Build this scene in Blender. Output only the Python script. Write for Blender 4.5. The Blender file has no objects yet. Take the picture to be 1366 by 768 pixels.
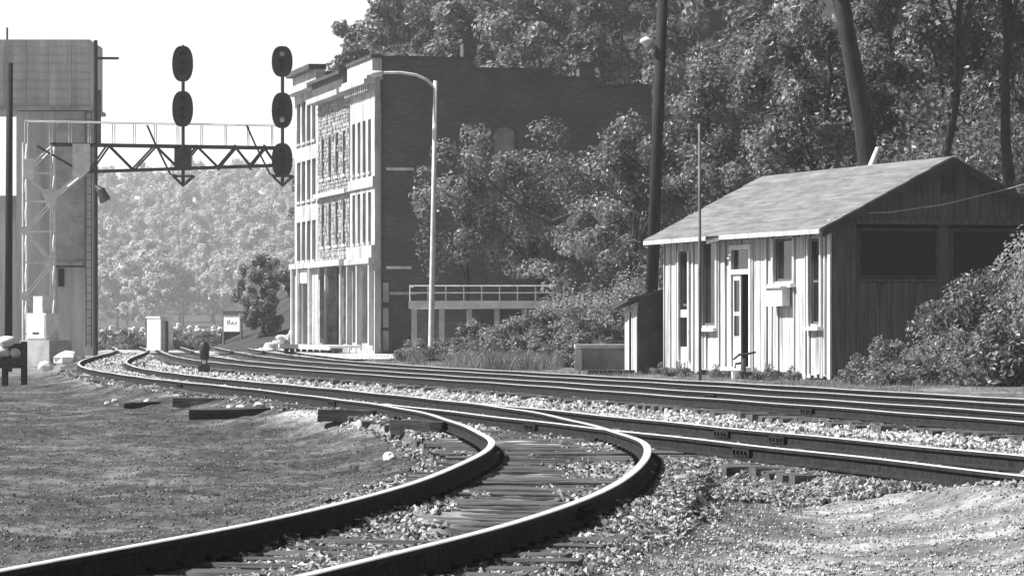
import bpy, math, random
import numpy as np
from mathutils import Vector, Matrix

# ------------------------------------------------------------------ camera, sky, sun, exposure
S = bpy.context.scene
COL = S.collection
FPX, HOR, CZ = 5500.0, 435.0, 1.35          # focal length in photo pixels, horizon row, eye height
cd = bpy.data.cameras.new('camera')
cam = bpy.data.objects.new('camera', cd); COL.objects.link(cam)
cd.sensor_width = 36.0; cd.lens = 36.0 * FPX / 1366.0
cd.shift_y = (HOR - 384.0) / 1366.0
cd.clip_start = 0.5; cd.clip_end = 9000
cam.location = (0, 0, CZ); cam.rotation_euler = (math.radians(90), 0, 0)
S.camera = cam

SUN_AZ = math.radians(-86)                   # measured from +Y towards +X: low to the left of the scene
SUN_EL = math.radians(47)
w = bpy.data.worlds.new('World'); S.world = w; w.use_nodes = True
nt = w.node_tree; nt.nodes.clear()
sky = nt.nodes.new('ShaderNodeTexSky'); sky.sky_type = 'NISHITA'; sky.sun_disc = False
sky.sun_elevation = SUN_EL; sky.sun_rotation = SUN_AZ; sky.dust_density = 0.1; sky.air_density = 0.5
bw = nt.nodes.new('ShaderNodeRGBToBW')       # black-and-white film: the sky has no hue
bg = nt.nodes.new('ShaderNodeBackground'); bg.inputs['Strength'].default_value = 0.12
wo = nt.nodes.new('ShaderNodeOutputWorld')
nt.links.new(sky.outputs[0], bw.inputs[0]); nt.links.new(bw.outputs[0], bg.inputs[0]); nt.links.new(bg.outputs[0], wo.inputs[0])

sl = bpy.data.lights.new('sun', 'SUN'); sl.energy = 5.0; sl.angle = math.radians(0.6); sl.color = (1, 1, 1)
sun = bpy.data.objects.new('sun', sl); COL.objects.link(sun)
to_sun = Vector((math.sin(SUN_AZ) * math.cos(SUN_EL), math.cos(SUN_AZ) * math.cos(SUN_EL), math.sin(SUN_EL)))
sun.rotation_euler = to_sun.to_track_quat('Z', 'Y').to_euler()
S.view_settings.view_transform = 'Standard'; S.view_settings.look = 'None'
S.view_settings.exposure = 1.0; S.view_settings.gamma = 1.0
S.cycles.max_bounces = 5; S.cycles.volume_bounces = 1; S.cycles.transparent_max_bounces = 8

rnd = random.Random(7)

# ------------------------------------------------------------------ helpers
def at(px, py, Y):                           # photo pixel seen at distance Y -> world point
    return Vector(((px - 683.0) * Y / FPX, Y, CZ - (py - HOR) * Y / FPX))
def xat(px, Y): return (px - 683.0) * Y / FPX
def zat(py, Y): return CZ - (py - HOR) * Y / FPX

def tag(o, label=None, cat=None, group=None, kind=None):
    if label: o['label'] = label
    if cat: o['category'] = cat
    if group: o['group'] = group
    if kind: o['kind'] = kind
    return o
def empty(name, loc, rz=0.0):
    o = bpy.data.objects.new(name, None); COL.objects.link(o)
    o.location = loc; o.rotation_euler = (0, 0, rz); o.empty_display_size = 0.2
    return o
def copy_tree(o, parent=None):
    c = o.copy(); COL.objects.link(c); c.parent = parent
    for ch in o.children: copy_tree(ch, c)
    return c

class MB:
    def __init__(s): s.v = []; s.f = []
    def add(s, vs, fs):
        b = len(s.v); s.v += [tuple(v) for v in vs]; s.f += [tuple(i + b for i in f) for f in fs]; return s
    def box(s, x0, x1, y0, y1, z0, z1, M=None):
        vs = [Vector(p) for p in ((x0,y0,z0),(x1,y0,z0),(x1,y1,z0),(x0,y1,z0),(x0,y0,z1),(x1,y0,z1),(x1,y1,z1),(x0,y1,z1))]
        if M is not None: vs = [M @ p for p in vs]
        return s.add(vs, [(0,3,2,1),(4,5,6,7),(0,1,5,4),(1,2,6,5),(2,3,7,6),(3,0,4,7)])
    def hexa(s, b, t):                       # bottom four, top four corners
        return s.add(list(b) + list(t), [(3,2,1,0),(4,5,6,7),(0,1,5,4),(1,2,6,5),(2,3,7,6),(3,0,4,7)])
    def tube(s, pts, rad, n=8, cap=True):
        pts = [Vector(p) for p in pts]; m = len(pts)
        if not hasattr(rad, '__len__'): rad = [rad] * m
        base = len(s.v)
        for i, p in enumerate(pts):
            d = (pts[min(i + 1, m - 1)] - pts[max(i - 1, 0)]).normalized()
            u = d.cross(Vector((0, 0, 1)) if abs(d.z) < 0.9 else Vector((1, 0, 0))).normalized(); q = d.cross(u)
            for k in range(n):
                a = 2 * math.pi * k / n
                s.v.append(tuple(p + (u * math.cos(a) + q * math.sin(a)) * rad[i]))
        for i in range(m - 1):
            for k in range(n):
                a = base + i * n + k; b = base + i * n + (k + 1) % n
                s.f.append((a, b, b + n, a + n))
        if cap:
            s.f.append(tuple(base + k for k in range(n - 1, -1, -1)))
            s.f.append(tuple(base + (m - 1) * n + k for k in range(n)))
        return s
    def bar(s, a, b, t=0.05): return s.tube([a, b], t, 6)
    def poly(s, pts, off):                   # flat polygon extruded by vector off
        n = len(pts); pts = [Vector(p) for p in pts]; off = Vector(off)
        return s.add(pts + [p + off for p in pts], [tuple(range(n - 1, -1, -1)), tuple(range(n, 2 * n))] +
                     [(i, (i + 1) % n, n + (i + 1) % n, n + i) for i in range(n)])
    def build(s, name, mat, parent=None, smooth=False, loc=None):
        me = bpy.data.meshes.new(name); me.from_pydata(s.v, [], s.f); me.update()
        me.materials.append(mat)
        if smooth: me.polygons.foreach_set('use_smooth', [True] * len(me.polygons))
        o = bpy.data.objects.new(name, me); COL.objects.link(o); o.parent = parent
        if loc is not None: o.location = loc
        return o

def np_mesh(name, V, Q, mat, parent=None, attr=None, smooth=False):
    V = np.asarray(V, np.float32); Q = np.asarray(Q, np.int32); k = Q.shape[1]
    me = bpy.data.meshes.new(name)
    me.vertices.add(len(V)); me.vertices.foreach_set('co', V.ravel())
    me.loops.add(Q.size); me.loops.foreach_set('vertex_index', Q.ravel())
    me.polygons.add(len(Q)); me.polygons.foreach_set('loop_start', np.arange(0, Q.size, k, dtype=np.int32))
    me.polygons.foreach_set('use_smooth', np.full(len(Q), smooth))
    if attr:
        for an, arr in attr.items():
            a = me.attributes.new(an, 'FLOAT', 'POINT'); a.data.foreach_set('value', np.asarray(arr, np.float32))
    me.update(calc_edges=True); me.validate()
    me.materials.append(mat)
    o = bpy.data.objects.new(name, me); COL.objects.link(o); o.parent = parent
    return o

# ------------------------------------------------------------------ materials (grey: the photograph is black and white)
def newmat(name):
    m = bpy.data.materials.new(name); m.use_nodes = True; n = m.node_tree; n.nodes.clear()
    out = n.nodes.new('ShaderNodeOutputMaterial'); b = n.nodes.new('ShaderNodeBsdfPrincipled')
    n.links.new(b.outputs[0], out.inputs[0]); return m, n, b, out
def g(v): return (v, v, v, 1)
def ramp(n, src, stops):
    r = n.nodes.new('ShaderNodeValToRGB'); cr = r.color_ramp
    while len(cr.elements) < len(stops): cr.elements.new(0.5)
    for e, (p, v) in zip(cr.elements, stops): e.position = p; e.color = g(v)
    n.links.new(src, r.inputs[0]); return r.outputs[0]
def gmat(name, lo, hi, scale=4.0, stretch=(1, 1, 1), rough=0.85, bump=0.3, metal=0.0, detail=8.0, lohi=(0.35, 0.65), spec=0.3, bdist=0.02):
    m, n, b, out = newmat(name)
    tc = n.nodes.new('ShaderNodeTexCoord'); mp = n.nodes.new('ShaderNodeMapping'); mp.inputs['Scale'].default_value = stretch
    oi = n.nodes.new('ShaderNodeObjectInfo'); ad = n.nodes.new('ShaderNodeVectorMath'); ad.operation = 'ADD'
    sc = n.nodes.new('ShaderNodeVectorMath'); sc.operation = 'SCALE'; sc.inputs[3].default_value = 37.0
    cx = n.nodes.new('ShaderNodeCombineXYZ')
    for i in range(3): n.links.new(oi.outputs['Random'], cx.inputs[i])
    n.links.new(cx.outputs[0], sc.inputs[0]); n.links.new(tc.outputs['Object'], mp.inputs[0])
    n.links.new(mp.outputs[0], ad.inputs[0]); n.links.new(sc.outputs[0], ad.inputs[1])
    nz = n.nodes.new('ShaderNodeTexNoise'); nz.inputs['Scale'].default_value = scale; nz.inputs['Detail'].default_value = detail; nz.inputs['Roughness'].default_value = 0.65
    n.links.new(ad.outputs[0], nz.inputs['Vector'])
    n.links.new(ramp(n, nz.outputs[0], [(lohi[0], lo), (lohi[1], hi)]), b.inputs['Base Color'])
    b.inputs['Roughness'].default_value = rough; b.inputs['Metallic'].default_value = metal
    b.inputs['Specular IOR Level'].default_value = spec
    if bump:
        bp = n.nodes.new('ShaderNodeBump'); bp.inputs['Strength'].default_value = bump; bp.inputs['Distance'].default_value = bdist
        n.links.new(nz.outputs[0], bp.inputs['Height']); n.links.new(bp.outputs[0], b.inputs['Normal'])
    return m

M = {}
M['rail_side'] = gmat('rail_rust', 0.01, 0.035, 12, (1, 1, 1), 0.85, 0.2, spec=0.1)
M['rail_head'] = gmat('rail_steel', 0.6, 0.85, 3, (6, 1, 1), 0.38, 0.02, 0.35)
M['tie'] = gmat('tie_wood', 0.012, 0.15, 3, (1.2, 14, 6), 0.9, 0.7, lohi=(0.3, 0.72))
M['old_timber'] = gmat('old_timber', 0.02, 0.08, 3, (1, 9, 9), 0.9, 0.6)
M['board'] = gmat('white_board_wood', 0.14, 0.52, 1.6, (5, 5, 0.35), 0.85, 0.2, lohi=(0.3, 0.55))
M['board_grey'] = gmat('weathered_shade_board', 0.06, 0.145, 2.2, (7, 7, 0.5), 0.85, 0.35)  # darker than the front boards: the gable's shade is put into the colour
M['white_paint'] = gmat('white_paint', 0.55, 0.78, 3, (1, 1, 1), 0.7, 0.1)
M['roofing'] = gmat('roll_roofing', 0.09, 0.21, 1.8, (0.5, 2.6, 1), 0.9, 0.4, lohi=(0.33, 0.66))
M['dark_wood'] = gmat('dark_wood', 0.03, 0.07, 3, (1, 1, 1), 0.85, 0.3)
M['pole'] = gmat('creosote_pole', 0.008, 0.022, 4, (3, 3, 0.3), 0.85, 0.5)
M['interior'] = gmat('interior_dark', 0.02, 0.04, 3, rough=0.9, bump=0)
M['concrete'] = gmat('concrete', 0.22, 0.42, 1.2, (1, 1, 1), 0.9, 0.3)
M['pale_concrete'] = gmat('pale_concrete', 0.45, 0.7, 1.6, (1, 1, 1), 0.9, 0.3)
M['tower'] = gmat('streaked_concrete', 0.25, 0.6, 0.7, (2.2, 2.2, 0.22), 0.9, 0.35, lohi=(0.28, 0.72))
M['galv'] = gmat('galvanised_steel', 0.5, 0.75, 3, rough=0.5, bump=0.05, metal=0.2)
M['dark_steel'] = gmat('dark_steel', 0.015, 0.05, 4, rough=0.6, bump=0.1)
M['signal_black'] = gmat('signal_black', 0.015, 0.035, 2, rough=0.55, bump=0.02)
M['lens'] = gmat('pale_lens', 0.5, 0.7, 2, rough=0.2, bump=0)
M['facade_white'] = gmat('pale_facade', 0.24, 0.56, 1.3, (1, 1, 0.35), 0.85, 0.2)
M['facade_stone'] = gmat('rough_stone', 0.12, 0.5, 2.4, rough=0.95, bump=0.8, lohi=(0.3, 0.66), bdist=0.06)
M['trim_dark'] = gmat('dark_trim', 0.03, 0.08, 2, rough=0.8, bump=0.1)
M['curtain'] = gmat('pale_blind', 0.13, 0.24, 2, rough=0.8, bump=0)
M['bark'] = gmat('bark', 0.012, 0.045, 5, (1, 1, 0.25), 0.95, 0.8, bdist=0.04)
M['pale_wood'] = gmat('bare_pale_wood', 0.5, 0.7, 5, (1, 1, 0.3), 0.8, 0.3)
M['rock_white'] = gmat('white_rock', 0.5, 0.78, 5, rough=0.9, bump=0.5)
M['rock_grey'] = gmat('grey_rock', 0.18, 0.4, 5, rough=0.9, bump=0.5)
M['street'] = gmat('pale_street', 0.45, 0.62, 0.8, rough=0.95, bump=0.1)
M['soil_hill'] = gmat('hill_soil', 0.02, 0.05, 0.4, rough=1.0, bump=0.4)
M['mark'] = gmat('dark_print', 0.05, 0.08, 2, bump=0)
M['wire'] = gmat('pale_wire', 0.3, 0.4, 2, bump=0)

def glass():
    m, n, b, out = newmat('window_glass')
    b.inputs['Base Color'].default_value = g(0.012); b.inputs['Roughness'].default_value = 0.06
    b.inputs['Specular IOR Level'].default_value = 0.22
    return m
M['glass'] = glass()

def brick():
    m, n, b, out = newmat('brick_wall')
    tc = n.nodes.new('ShaderNodeTexCoord'); sp = n.nodes.new('ShaderNodeSeparateXYZ'); cb = n.nodes.new('ShaderNodeCombineXYZ')
    n.links.new(tc.outputs['Object'], sp.inputs[0])
    su = n.nodes.new('ShaderNodeMath'); su.operation = 'ADD'
    n.links.new(sp.outputs[0], su.inputs[0]); n.links.new(sp.outputs[1], su.inputs[1])
    n.links.new(su.outputs[0], cb.inputs[0]); n.links.new(sp.outputs[2], cb.inputs[1])
    br = n.nodes.new('ShaderNodeTexBrick'); br.inputs['Scale'].default_value = 1.0
    br.inputs['Brick Width'].default_value = 0.24; br.inputs['Row Height'].default_value = 0.085; br.inputs['Mortar Size'].default_value = 0.008
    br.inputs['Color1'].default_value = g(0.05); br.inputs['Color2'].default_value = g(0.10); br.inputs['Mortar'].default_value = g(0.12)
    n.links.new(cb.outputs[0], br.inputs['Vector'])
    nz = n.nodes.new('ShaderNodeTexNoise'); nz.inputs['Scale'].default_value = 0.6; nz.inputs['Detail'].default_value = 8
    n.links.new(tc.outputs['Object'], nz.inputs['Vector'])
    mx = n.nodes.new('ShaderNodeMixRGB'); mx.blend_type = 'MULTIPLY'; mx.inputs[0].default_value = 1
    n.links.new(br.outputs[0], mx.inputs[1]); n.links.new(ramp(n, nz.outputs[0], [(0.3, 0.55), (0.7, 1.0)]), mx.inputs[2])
    n.links.new(mx.outputs[0], b.inputs['Base Color']); b.inputs['Roughness'].default_value = 0.9
    bp = n.nodes.new('ShaderNodeBump'); bp.inputs['Strength'].default_value = 0.4; bp.inputs['Distance'].default_value = 0.01
    n.links.new(br.outputs['Fac'], bp.inputs['Height']); bp.invert = True; n.links.new(bp.outputs[0], b.inputs['Normal'])
    return m
M['brick'] = brick()

def leaf(name, lo, hi, trans=0.45):
    m = bpy.data.materials.new(name); m.use_nodes = True; n = m.node_tree; n.nodes.clear()
    out = n.nodes.new('ShaderNodeOutputMaterial')
    b = n.nodes.new('ShaderNodeBsdfPrincipled'); t = n.nodes.new('ShaderNodeBsdfTranslucent'); mx = n.nodes.new('ShaderNodeMixShader')
    at_ = n.nodes.new('ShaderNodeAttribute'); at_.attribute_name = 'shade'
    c = ramp(n, at_.outputs['Fac'], [(0.0, lo), (1.0, hi)])
    n.links.new(c, b.inputs['Base Color']); n.links.new(c, t.inputs['Color'])
    b.inputs['Roughness'].default_value = 0.42; b.inputs['Specular IOR Level'].default_value = 0.5
    mx.inputs[0].default_value = trans
    n.links.new(b.outputs[0], mx.inputs[1]); n.links.new(t.outputs[0], mx.inputs[2]); n.links.new(mx.outputs[0], out.inputs[0])
    return m
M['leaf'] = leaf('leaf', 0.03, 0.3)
M['leaf_hazed'] = leaf('leaf_hazed', 0.3, 0.62)  # distance haze put into a paler leaf colour for the far wood
M['weed'] = leaf('weed_leaf', 0.06, 0.36)

def stone_mat():
    m, n, b, out = newmat('ballast_stone')
    a = n.nodes.new('ShaderNodeAttribute'); a.attribute_name = 'shade'
    n.links.new(ramp(n, a.outputs['Fac'], [(0, 0.0), (1, 1.0)]), b.inputs['Base Color']); b.inputs['Roughness'].default_value = 0.9
    return m
M['stone'] = stone_mat()

def ground_mat():
    m, n, b, out = newmat('ground_soil')
    tc = n.nodes.new('ShaderNodeTexCoord')
    def noise(sc, stretch, det=8, rough=0.65):
        mp = n.nodes.new('ShaderNodeMapping'); mp.inputs['Scale'].default_value = stretch
        z = n.nodes.new('ShaderNodeTexNoise'); z.inputs['Scale'].default_value = sc; z.inputs['Detail'].default_value = det; z.inputs['Roughness'].default_value = rough
        n.links.new(tc.outputs['Object'], mp.inputs[0]); n.links.new(mp.outputs[0], z.inputs['Vector']); return z.outputs[0]
    n1 = noise(1.1, (1.0, 0.5, 1)); n2 = noise(7.0, (1, 0.45, 1), 9, 0.75); n3 = noise(0.55, (0.5, 1.6, 1), 5)
    def math2(op, a, bb):
        q = n.nodes.new('ShaderNodeMath'); q.operation = op
        for i, v in enumerate((a, bb)):
            if isinstance(v, float): q.inputs[i].default_value = v
            else: n.links.new(v, q.inputs[i])
        return q.outputs[0]
    mixn = math2('ADD', math2('MULTIPLY', n1, 0.5), math2('MULTIPLY', n2, 0.5))
    dirt = ramp(n, mixn, [(0.38, 0.012), (0.5, 0.055), (0.62, 0.17)])
    mixg = math2('ADD', math2('MULTIPLY', n3, 0.55), math2('MULTIPLY', n2, 0.45))
    grav = ramp(n, mixg, [(0.38, 0.06), (0.5, 0.17), (0.62, 0.42)])
    ball = ramp(n, n2, [(0.35, 0.18), (0.65, 0.5)])
    def mixc(fac, a, bb):
        q = n.nodes.new('ShaderNodeMixRGB'); n.links.new(fac, q.inputs[0]); n.links.new(a, q.inputs[1]); n.links.new(bb, q.inputs[2]); return q.outputs[0]
    def attr(nm):
        a = n.nodes.new('ShaderNodeAttribute'); a.attribute_name = nm; return a.outputs['Fac']
    c = mixc(attr('gravel'), dirt, grav); c = mixc(attr('ballast'), c, ball)
    n.links.new(c, b.inputs['Base Color']); b.inputs['Roughness'].default_value = 0.95; b.inputs['Specular IOR Level'].default_value = 0.15
    bp = n.nodes.new('ShaderNodeBump'); bp.inputs['Strength'].default_value = 0.7; bp.inputs['Distance'].default_value = 0.02
    n.links.new(n2, bp.inputs['Height']); n.links.new(bp.outputs[0], b.inputs['Normal'])
    return m
M['ground'] = ground_mat()

# ------------------------------------------------------------------ track alignments (plan view X as a function of Y)
def nat(kx, ky):
    kx = np.array(kx, float); ky = np.array(ky, float); n = len(kx); hh = np.diff(kx)
    A = np.eye(n); b = np.zeros(n)
    for i in range(1, n - 1):
        A[i, i-1] = hh[i-1]; A[i, i] = 2 * (hh[i-1] + hh[i]); A[i, i+1] = hh[i]
        b[i] = 6 * ((ky[i+1] - ky[i]) / hh[i] - (ky[i] - ky[i-1]) / hh[i-1])
    m = np.linalg.solve(A, b)
    def f(x):
        x = np.asarray(x, float); i = np.clip(np.searchsorted(kx, x) - 1, 0, n - 2); t = x - kx[i]; h = hh[i]
        return ky[i] + t * ((ky[i+1] - ky[i]) / h - h * (2 * m[i] + m[i+1]) / 6) + t * t * m[i] / 2 + t**3 * (m[i+1] - m[i]) / (6 * h)
    return f
siding = nat([4, 19, 27, 35, 41, 47, 56, 70, 90, 115, 145, 190, 250, 340], [-5.1, -1.76, -0.35, 0.35, 0.55, 0.27, -0.55, -2.85, -6.95, -11.15, -14.25, -17.6, -24.0, -38.0])
main_a = nat([0, 54, 84, 107, 137, 165, 195, 250, 340], [17.0, 6.2, 0.4, -4.35, -9.5, -12.9, -15.9, -21.5, -35.2])
main_b = lambda Y: main_a(Y) + 3.35
near_t = lambda Y: 2.9 - 0.2 * (np.asarray(Y, float) - 41.0)

def sample(f, y0, y1, step):
    ys = np.linspace(y0, y1, 4000); xs = f(ys)
    s = np.concatenate([[0], np.cumsum(np.hypot(np.diff(xs), np.diff(ys)))])
    t = np.arange(0, s[-1], step); yy = np.interp(t, s, ys); xx = f(yy)
    dx = (f(yy + 0.05) - f(yy - 0.05)) / 0.1; L = np.sqrt(1 + dx * dx)
    return xx, yy, dx / L, 1 / L             # position and unit tangent

# ------------------------------------------------------------------ numpy value noise
_perm = np.random.RandomState(3).rand(256, 256)
def vnoise(x, y):
    xi = np.floor(x).astype(int); yi = np.floor(y).astype(int); fx = x - xi; fy = y - yi
    fx = fx * fx * (3 - 2 * fx); fy = fy * fy * (3 - 2 * fy)
    a = _perm[xi % 256, yi % 256]; b = _perm[(xi + 1) % 256, yi % 256]; c = _perm[xi % 256, (yi + 1) % 256]; d = _perm[(xi + 1) % 256, (yi + 1) % 256]
    return (a * (1 - fx) + b * fx) * (1 - fy) + (c * (1 - fx) + d * fx) * fy - 0.5
def fbm(x, y, o=4):
    s = 0; a = 1.0
    for i in range(o): s = s + a * vnoise(x * 2**i + 17 * i, y * 2**i + 31 * i); a *= 0.55
    return s
def sstep(a, b, x): t = np.clip((x - a) / (b - a), 0, 1); return t * t * (3 - 2 * t)

def zones(X, Y):
    Yc = np.clip(Y, 5, 330)
    ds = X - siding(Yc); dm = X - main_a(Yc); db = X - main_b(Yc); dn = np.where(Y < 66, X - near_t(Yc), 99)
    return ds, dm, db, dn
def road_d(X, Y):                            # how far inside the pale dirt road at the lower right
    return (33.0 + (X - 1.1) * 0.62 - Y) + 1.6 * fbm(np.asarray(X, float) * 0.8, np.asarray(Y, float) * 0.3, 3)
def ground_h(X, Y):
    X = np.asarray(X, float); Y = np.asarray(Y, float)
    ds, dm, db, dn = zones(X, Y)
    dmin = np.minimum(np.minimum(np.abs(ds), np.abs(dm)), np.minimum(np.abs(db), np.abs(dn)))
    between = (ds > 0) & (dm < 0) & (Y > 62)
    inside = np.where(between, 0.0, dmin)
    drop = sstep(1.2, 2.6, inside)
    left = (ds < 0).astype(float)
    right_near = ((ds > 0) & (dn < 0) & (Y < 60)).astype(float)
    far_side = (db > 0).astype(float)
    z = -0.20 * drop * left - 0.10 * drop * right_near + 0.10 * drop * far_side
    amp = (0.25 + 0.75 * sstep(0.9, 1.8, dmin))
    z = z + amp * (0.07 * fbm(X * 0.7, Y * 0.35, 3) + 0.05 * fbm(X * 2.6, Y * 1.6, 4))
    z = np.where(dmin < 1.3, np.minimum(z, 0.015), z)
    wt = 1 - sstep(1.15, 1.75, np.abs(ds))
    z = z * (1 - wt) + wt * np.clip(0.026 + 0.075 * fbm(X * 1.1, Y * 0.4, 4), -0.03, 0.06)
    on_sid = np.abs(ds) < 1.3
    sh = 0.09 * sstep(1.12, 1.45, -dm) * (dm < 0) * (dm > -4) + 0.09 * sstep(1.12, 1.45, np.abs(dn)) * (np.abs(dn) < 4) * (dm < -1.2) * (Y < 60)
    z = z - np.where(on_sid, 0, np.minimum(sh, 0.15))
    rd = road_d(X, Y)
    z = z + 0.17 * sstep(0.0, 1.6, rd) * sstep(2.6, 4.6, X) * (Y < 60)
    return z

# ground sheet: dense near the camera, running out to the horizon
xs = np.concatenate([[-3800, -1500, -600, -250, -120, -70], np.arange(-45, -9, 0.7), np.arange(-9, 9, 0.07), np.arange(9, 45, 0.7), [70, 120, 250, 600, 1500, 3800]])
yl = [-300, -100, -30, -8, 0, 6, 11]; y = 15.0
while y < 330: yl.append(y); y *= 1.0062
ys = np.array(yl + [360, 420, 520, 700, 1000, 1600, 2600, 3800])
GX, GY = np.meshgrid(xs, ys)
GZ = ground_h(GX, GY); GZ = np.where((GY > 300) | (np.abs(GX) > 60), 0.0, GZ)
ds, dm, db, dn = zones(GX, GY)
edge = 0.5 * fbm(GX * 0.9, GY * 0.5, 3)
dmin = np.minimum(np.minimum(np.abs(dm), np.abs(db)), np.abs(dn))
ballast = 1 - sstep(1.4, 2.3, dmin + edge)
ballast = np.maximum(ballast, np.where((ds > 0.0) & (dm < 0.0) & (GY > 58), 1.0, 0.0))
ballast = np.maximum(ballast, (1 - sstep(0.9, 1.5, np.abs(ds) + edge)) * np.where(GY > 75, 1, 0.4))
gravel = np.where((ds > 0) & (GY < 60), sstep(1.2, 2.2, ds + 0.8 * edge) * sstep(-0.6, 0.6, road_d(GX, GY)), 0.0)
ballast = ballast * (1 - np.where((ds > 0) & (GY < 45), sstep(-0.3, 0.6, road_d(GX, GY)), 0))
gravel = np.maximum(gravel, np.where(ds < 0, sstep(118, 140, GY + 12 * edge), 0))
gravel = np.maximum(gravel, np.where(db > 0, 0.35 * sstep(1, 3, db), 0))
nx, ny = len(xs), len(ys)
idx = np.arange(nx * ny).reshape(ny, nx)
Q = np.stack([idx[:-1, :-1], idx[:-1, 1:], idx[1:, 1:], idx[1:, :-1]], -1).reshape(-1, 4)
gr = np_mesh('ground', np.stack([GX, GY, GZ], -1).reshape(-1, 3), Q, M['ground'], None, {'gravel': gravel.ravel(), 'ballast': ballast.ravel()}, True)
tag(gr, kind='structure')

# hillside behind the buildings and behind the hut, low far ridge on the left
def hill_h(X, Y):
    a = 0.55 * np.clip(np.minimum((X - 4.5) * 0.95, (Y - 113) * 0.8), 0, None) * (1 - 0.0 * Y)
    e = 0.75 * np.clip(np.maximum(X - 22, -Y - 45), 0, None) * (1 - sstep(95, 118, Y))   # unseen slope added right of and behind the camera to cut sky fill
    b = 1.35 * np.clip(X + 17.5 - 0.01 * (Y - 215), 0, None) * sstep(205, 275, Y)
    c = 50.0 * sstep(820, 1650, Y)
    z = np.maximum(np.maximum(np.maximum(a, b), c), e)
    return np.minimum(z, 58 + 0.0 * X) + 0.5 * fbm(X * 0.12, Y * 0.12, 3) * sstep(0, 3, z) - 0.6 * (1 - sstep(0, 0.6, z))
hx = np.concatenate([np.arange(-320, -40, 8.0), np.arange(-40, 60, 2.0), np.arange(60, 260, 12.0)]); hy = np.concatenate([np.arange(-260, 106, 8.0), np.arange(106, 330, 3.0), np.arange(330, 800, 15.0), np.arange(800, 2000, 30.0)])
HX, HY = np.meshgrid(hx, hy); HZ = hill_h(HX, HY)
idx = np.arange(HX.size).reshape(HX.shape)
Q = np.stack([idx[:-1, :-1], idx[:-1, 1:], idx[1:, 1:], idx[1:, :-1]], -1).reshape(-1, 4)
tag(np_mesh('hillside', np.stack([HX, HY, HZ], -1).reshape(-1, 3), Q, M['soil_hill'], None, None, True), kind='structure')

# pale street between the tracks and the facades
st = MB()
sy = np.arange(150, 262, 4.0)
sv = []
for y in sy:
    bx = -5.99 - 0.196 * (y - 180) if y > 176 else -5.2 - 0.196 * (y - 180)
    x0 = float(main_b(y)) + 2.0
    sv.append(((x0, y, 0.16), (max(bx - 0.3, x0 + 0.4), y, 0.16)))
for (a, b), (c, d) in zip(sv[:-1], sv[1:]): st.add([a, b, d, c], [(0, 1, 2, 3)])
tag(st.build('street', M['street']), kind='structure')

# ------------------------------------------------------------------ railway tracks
RAIL_TOP = 0.20
PROFILE = [(-0.068, 0.0), (0.068, 0.0), (0.068, 0.014), (0.012, 0.03), (0.010, 0.105), (0.034, 0.115), (0.036, 0.145), (0.03, 0.1505), (-0.03, 0.1505), (-0.036, 0.145), (-0.034, 0.115), (-0.010, 0.105), (-0.012, 0.03), (-0.068, 0.014)]
def rail(f, y0, y1, side, parent, step=0.4, wob=0.004):
    x, y, tx, ty = sample(f, y0, y1, step); n = len(x); k = len(PROFILE)
    px_, py_ = ty, -tx                       # right-hand normal
    off = side * 0.7525
    wv = wob * np.array([math.sin(i * 0.37) + math.sin(i * 0.11) for i in range(n)])
    V = np.zeros((n, k, 3))
    for j, (a, b) in enumerate(PROFILE):
        V[:, j, 0] = x + px_ * (off + a + wv); V[:, j, 1] = y + py_ * (off + a + wv); V[:, j, 2] = RAIL_TOP - 0.1505 + b + wv * 0.7
    idx = np.arange(n * k).reshape(n, k); nx_ = np.roll(idx, -1, 1)
    Qd = np.stack([idx[:-1], nx_[:-1], nx_[1:], idx[1:]], -1)
    side_q = np.concatenate([Qd[:, j] for j in range(k) if j not in (6, 7, 8)]); head_q = np.concatenate([Qd[:, j] for j in (6, 7, 8)])
    o = np_mesh('rail', V.reshape(-1, 3), np.concatenate([side_q, head_q]), M['rail_side'], parent)
    o.data.materials.append(M['rail_head'])
    mi = np.zeros(len(o.data.polygons), np.int32); mi[len(side_q):] = 1; o.data.polygons.foreach_set('material_index', mi)
    return o
tie_meshes = []
for v in range(6):
    r = random.Random(50 + v); mb = MB(); n = 6
    L2 = 1.25 + r.uniform(-0.08, 0.08); cs = [(-0.115, -0.17), (0.115, -0.17), (0.115, -0.015), (0.095, 0.0), (-0.095, 0.0), (-0.115, -0.015)]
    for i in range(n + 1):
        xx = -L2 + 2 * L2 * i / n
        for (a, b) in cs: mb.v.append((xx + r.uniform(-0.015, 0.015), a + r.uniform(-0.01, 0.01), b + r.uniform(-0.01, 0.006)))
    for i in range(n):
        for k in range(6): mb.f.append((i*6+k, i*6+(k+1) % 6, (i+1)*6+(k+1) % 6, (i+1)*6+k))
    mb.f.append(tuple(range(5, -1, -1))); mb.f.append(tuple(n*6+k for k in range(6)))
    me = bpy.data.meshes.new('tie'); me.from_pydata(mb.v, [], mb.f); me.update(); me.materials.append(M['tie']); tie_meshes.append(me)
def ties(f, y0, y1, step, parent, stretch=1.0, skip=None):
    x, y, tx, ty = sample(f, y0, y1, step)
    for i in range(len(x)):
        o = bpy.data.objects.new('tie', rnd.choice(tie_meshes)); COL.objects.link(o); o.parent = parent
        o.location = (x[i] + rnd.uniform(-0.05, 0.05), y[i] + rnd.uniform(-0.05, 0.05), 0.05 + rnd.uniform(-0.012, 0.006))
        o.rotation_euler = (rnd.uniform(-0.02, 0.02), rnd.uniform(-0.008, 0.008), math.atan2(ty[i], tx[i]) - math.pi / 2 + rnd.uniform(-0.025, 0.025))
        o.scale = (stretch, 1, 1)
    return len(x)
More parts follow.
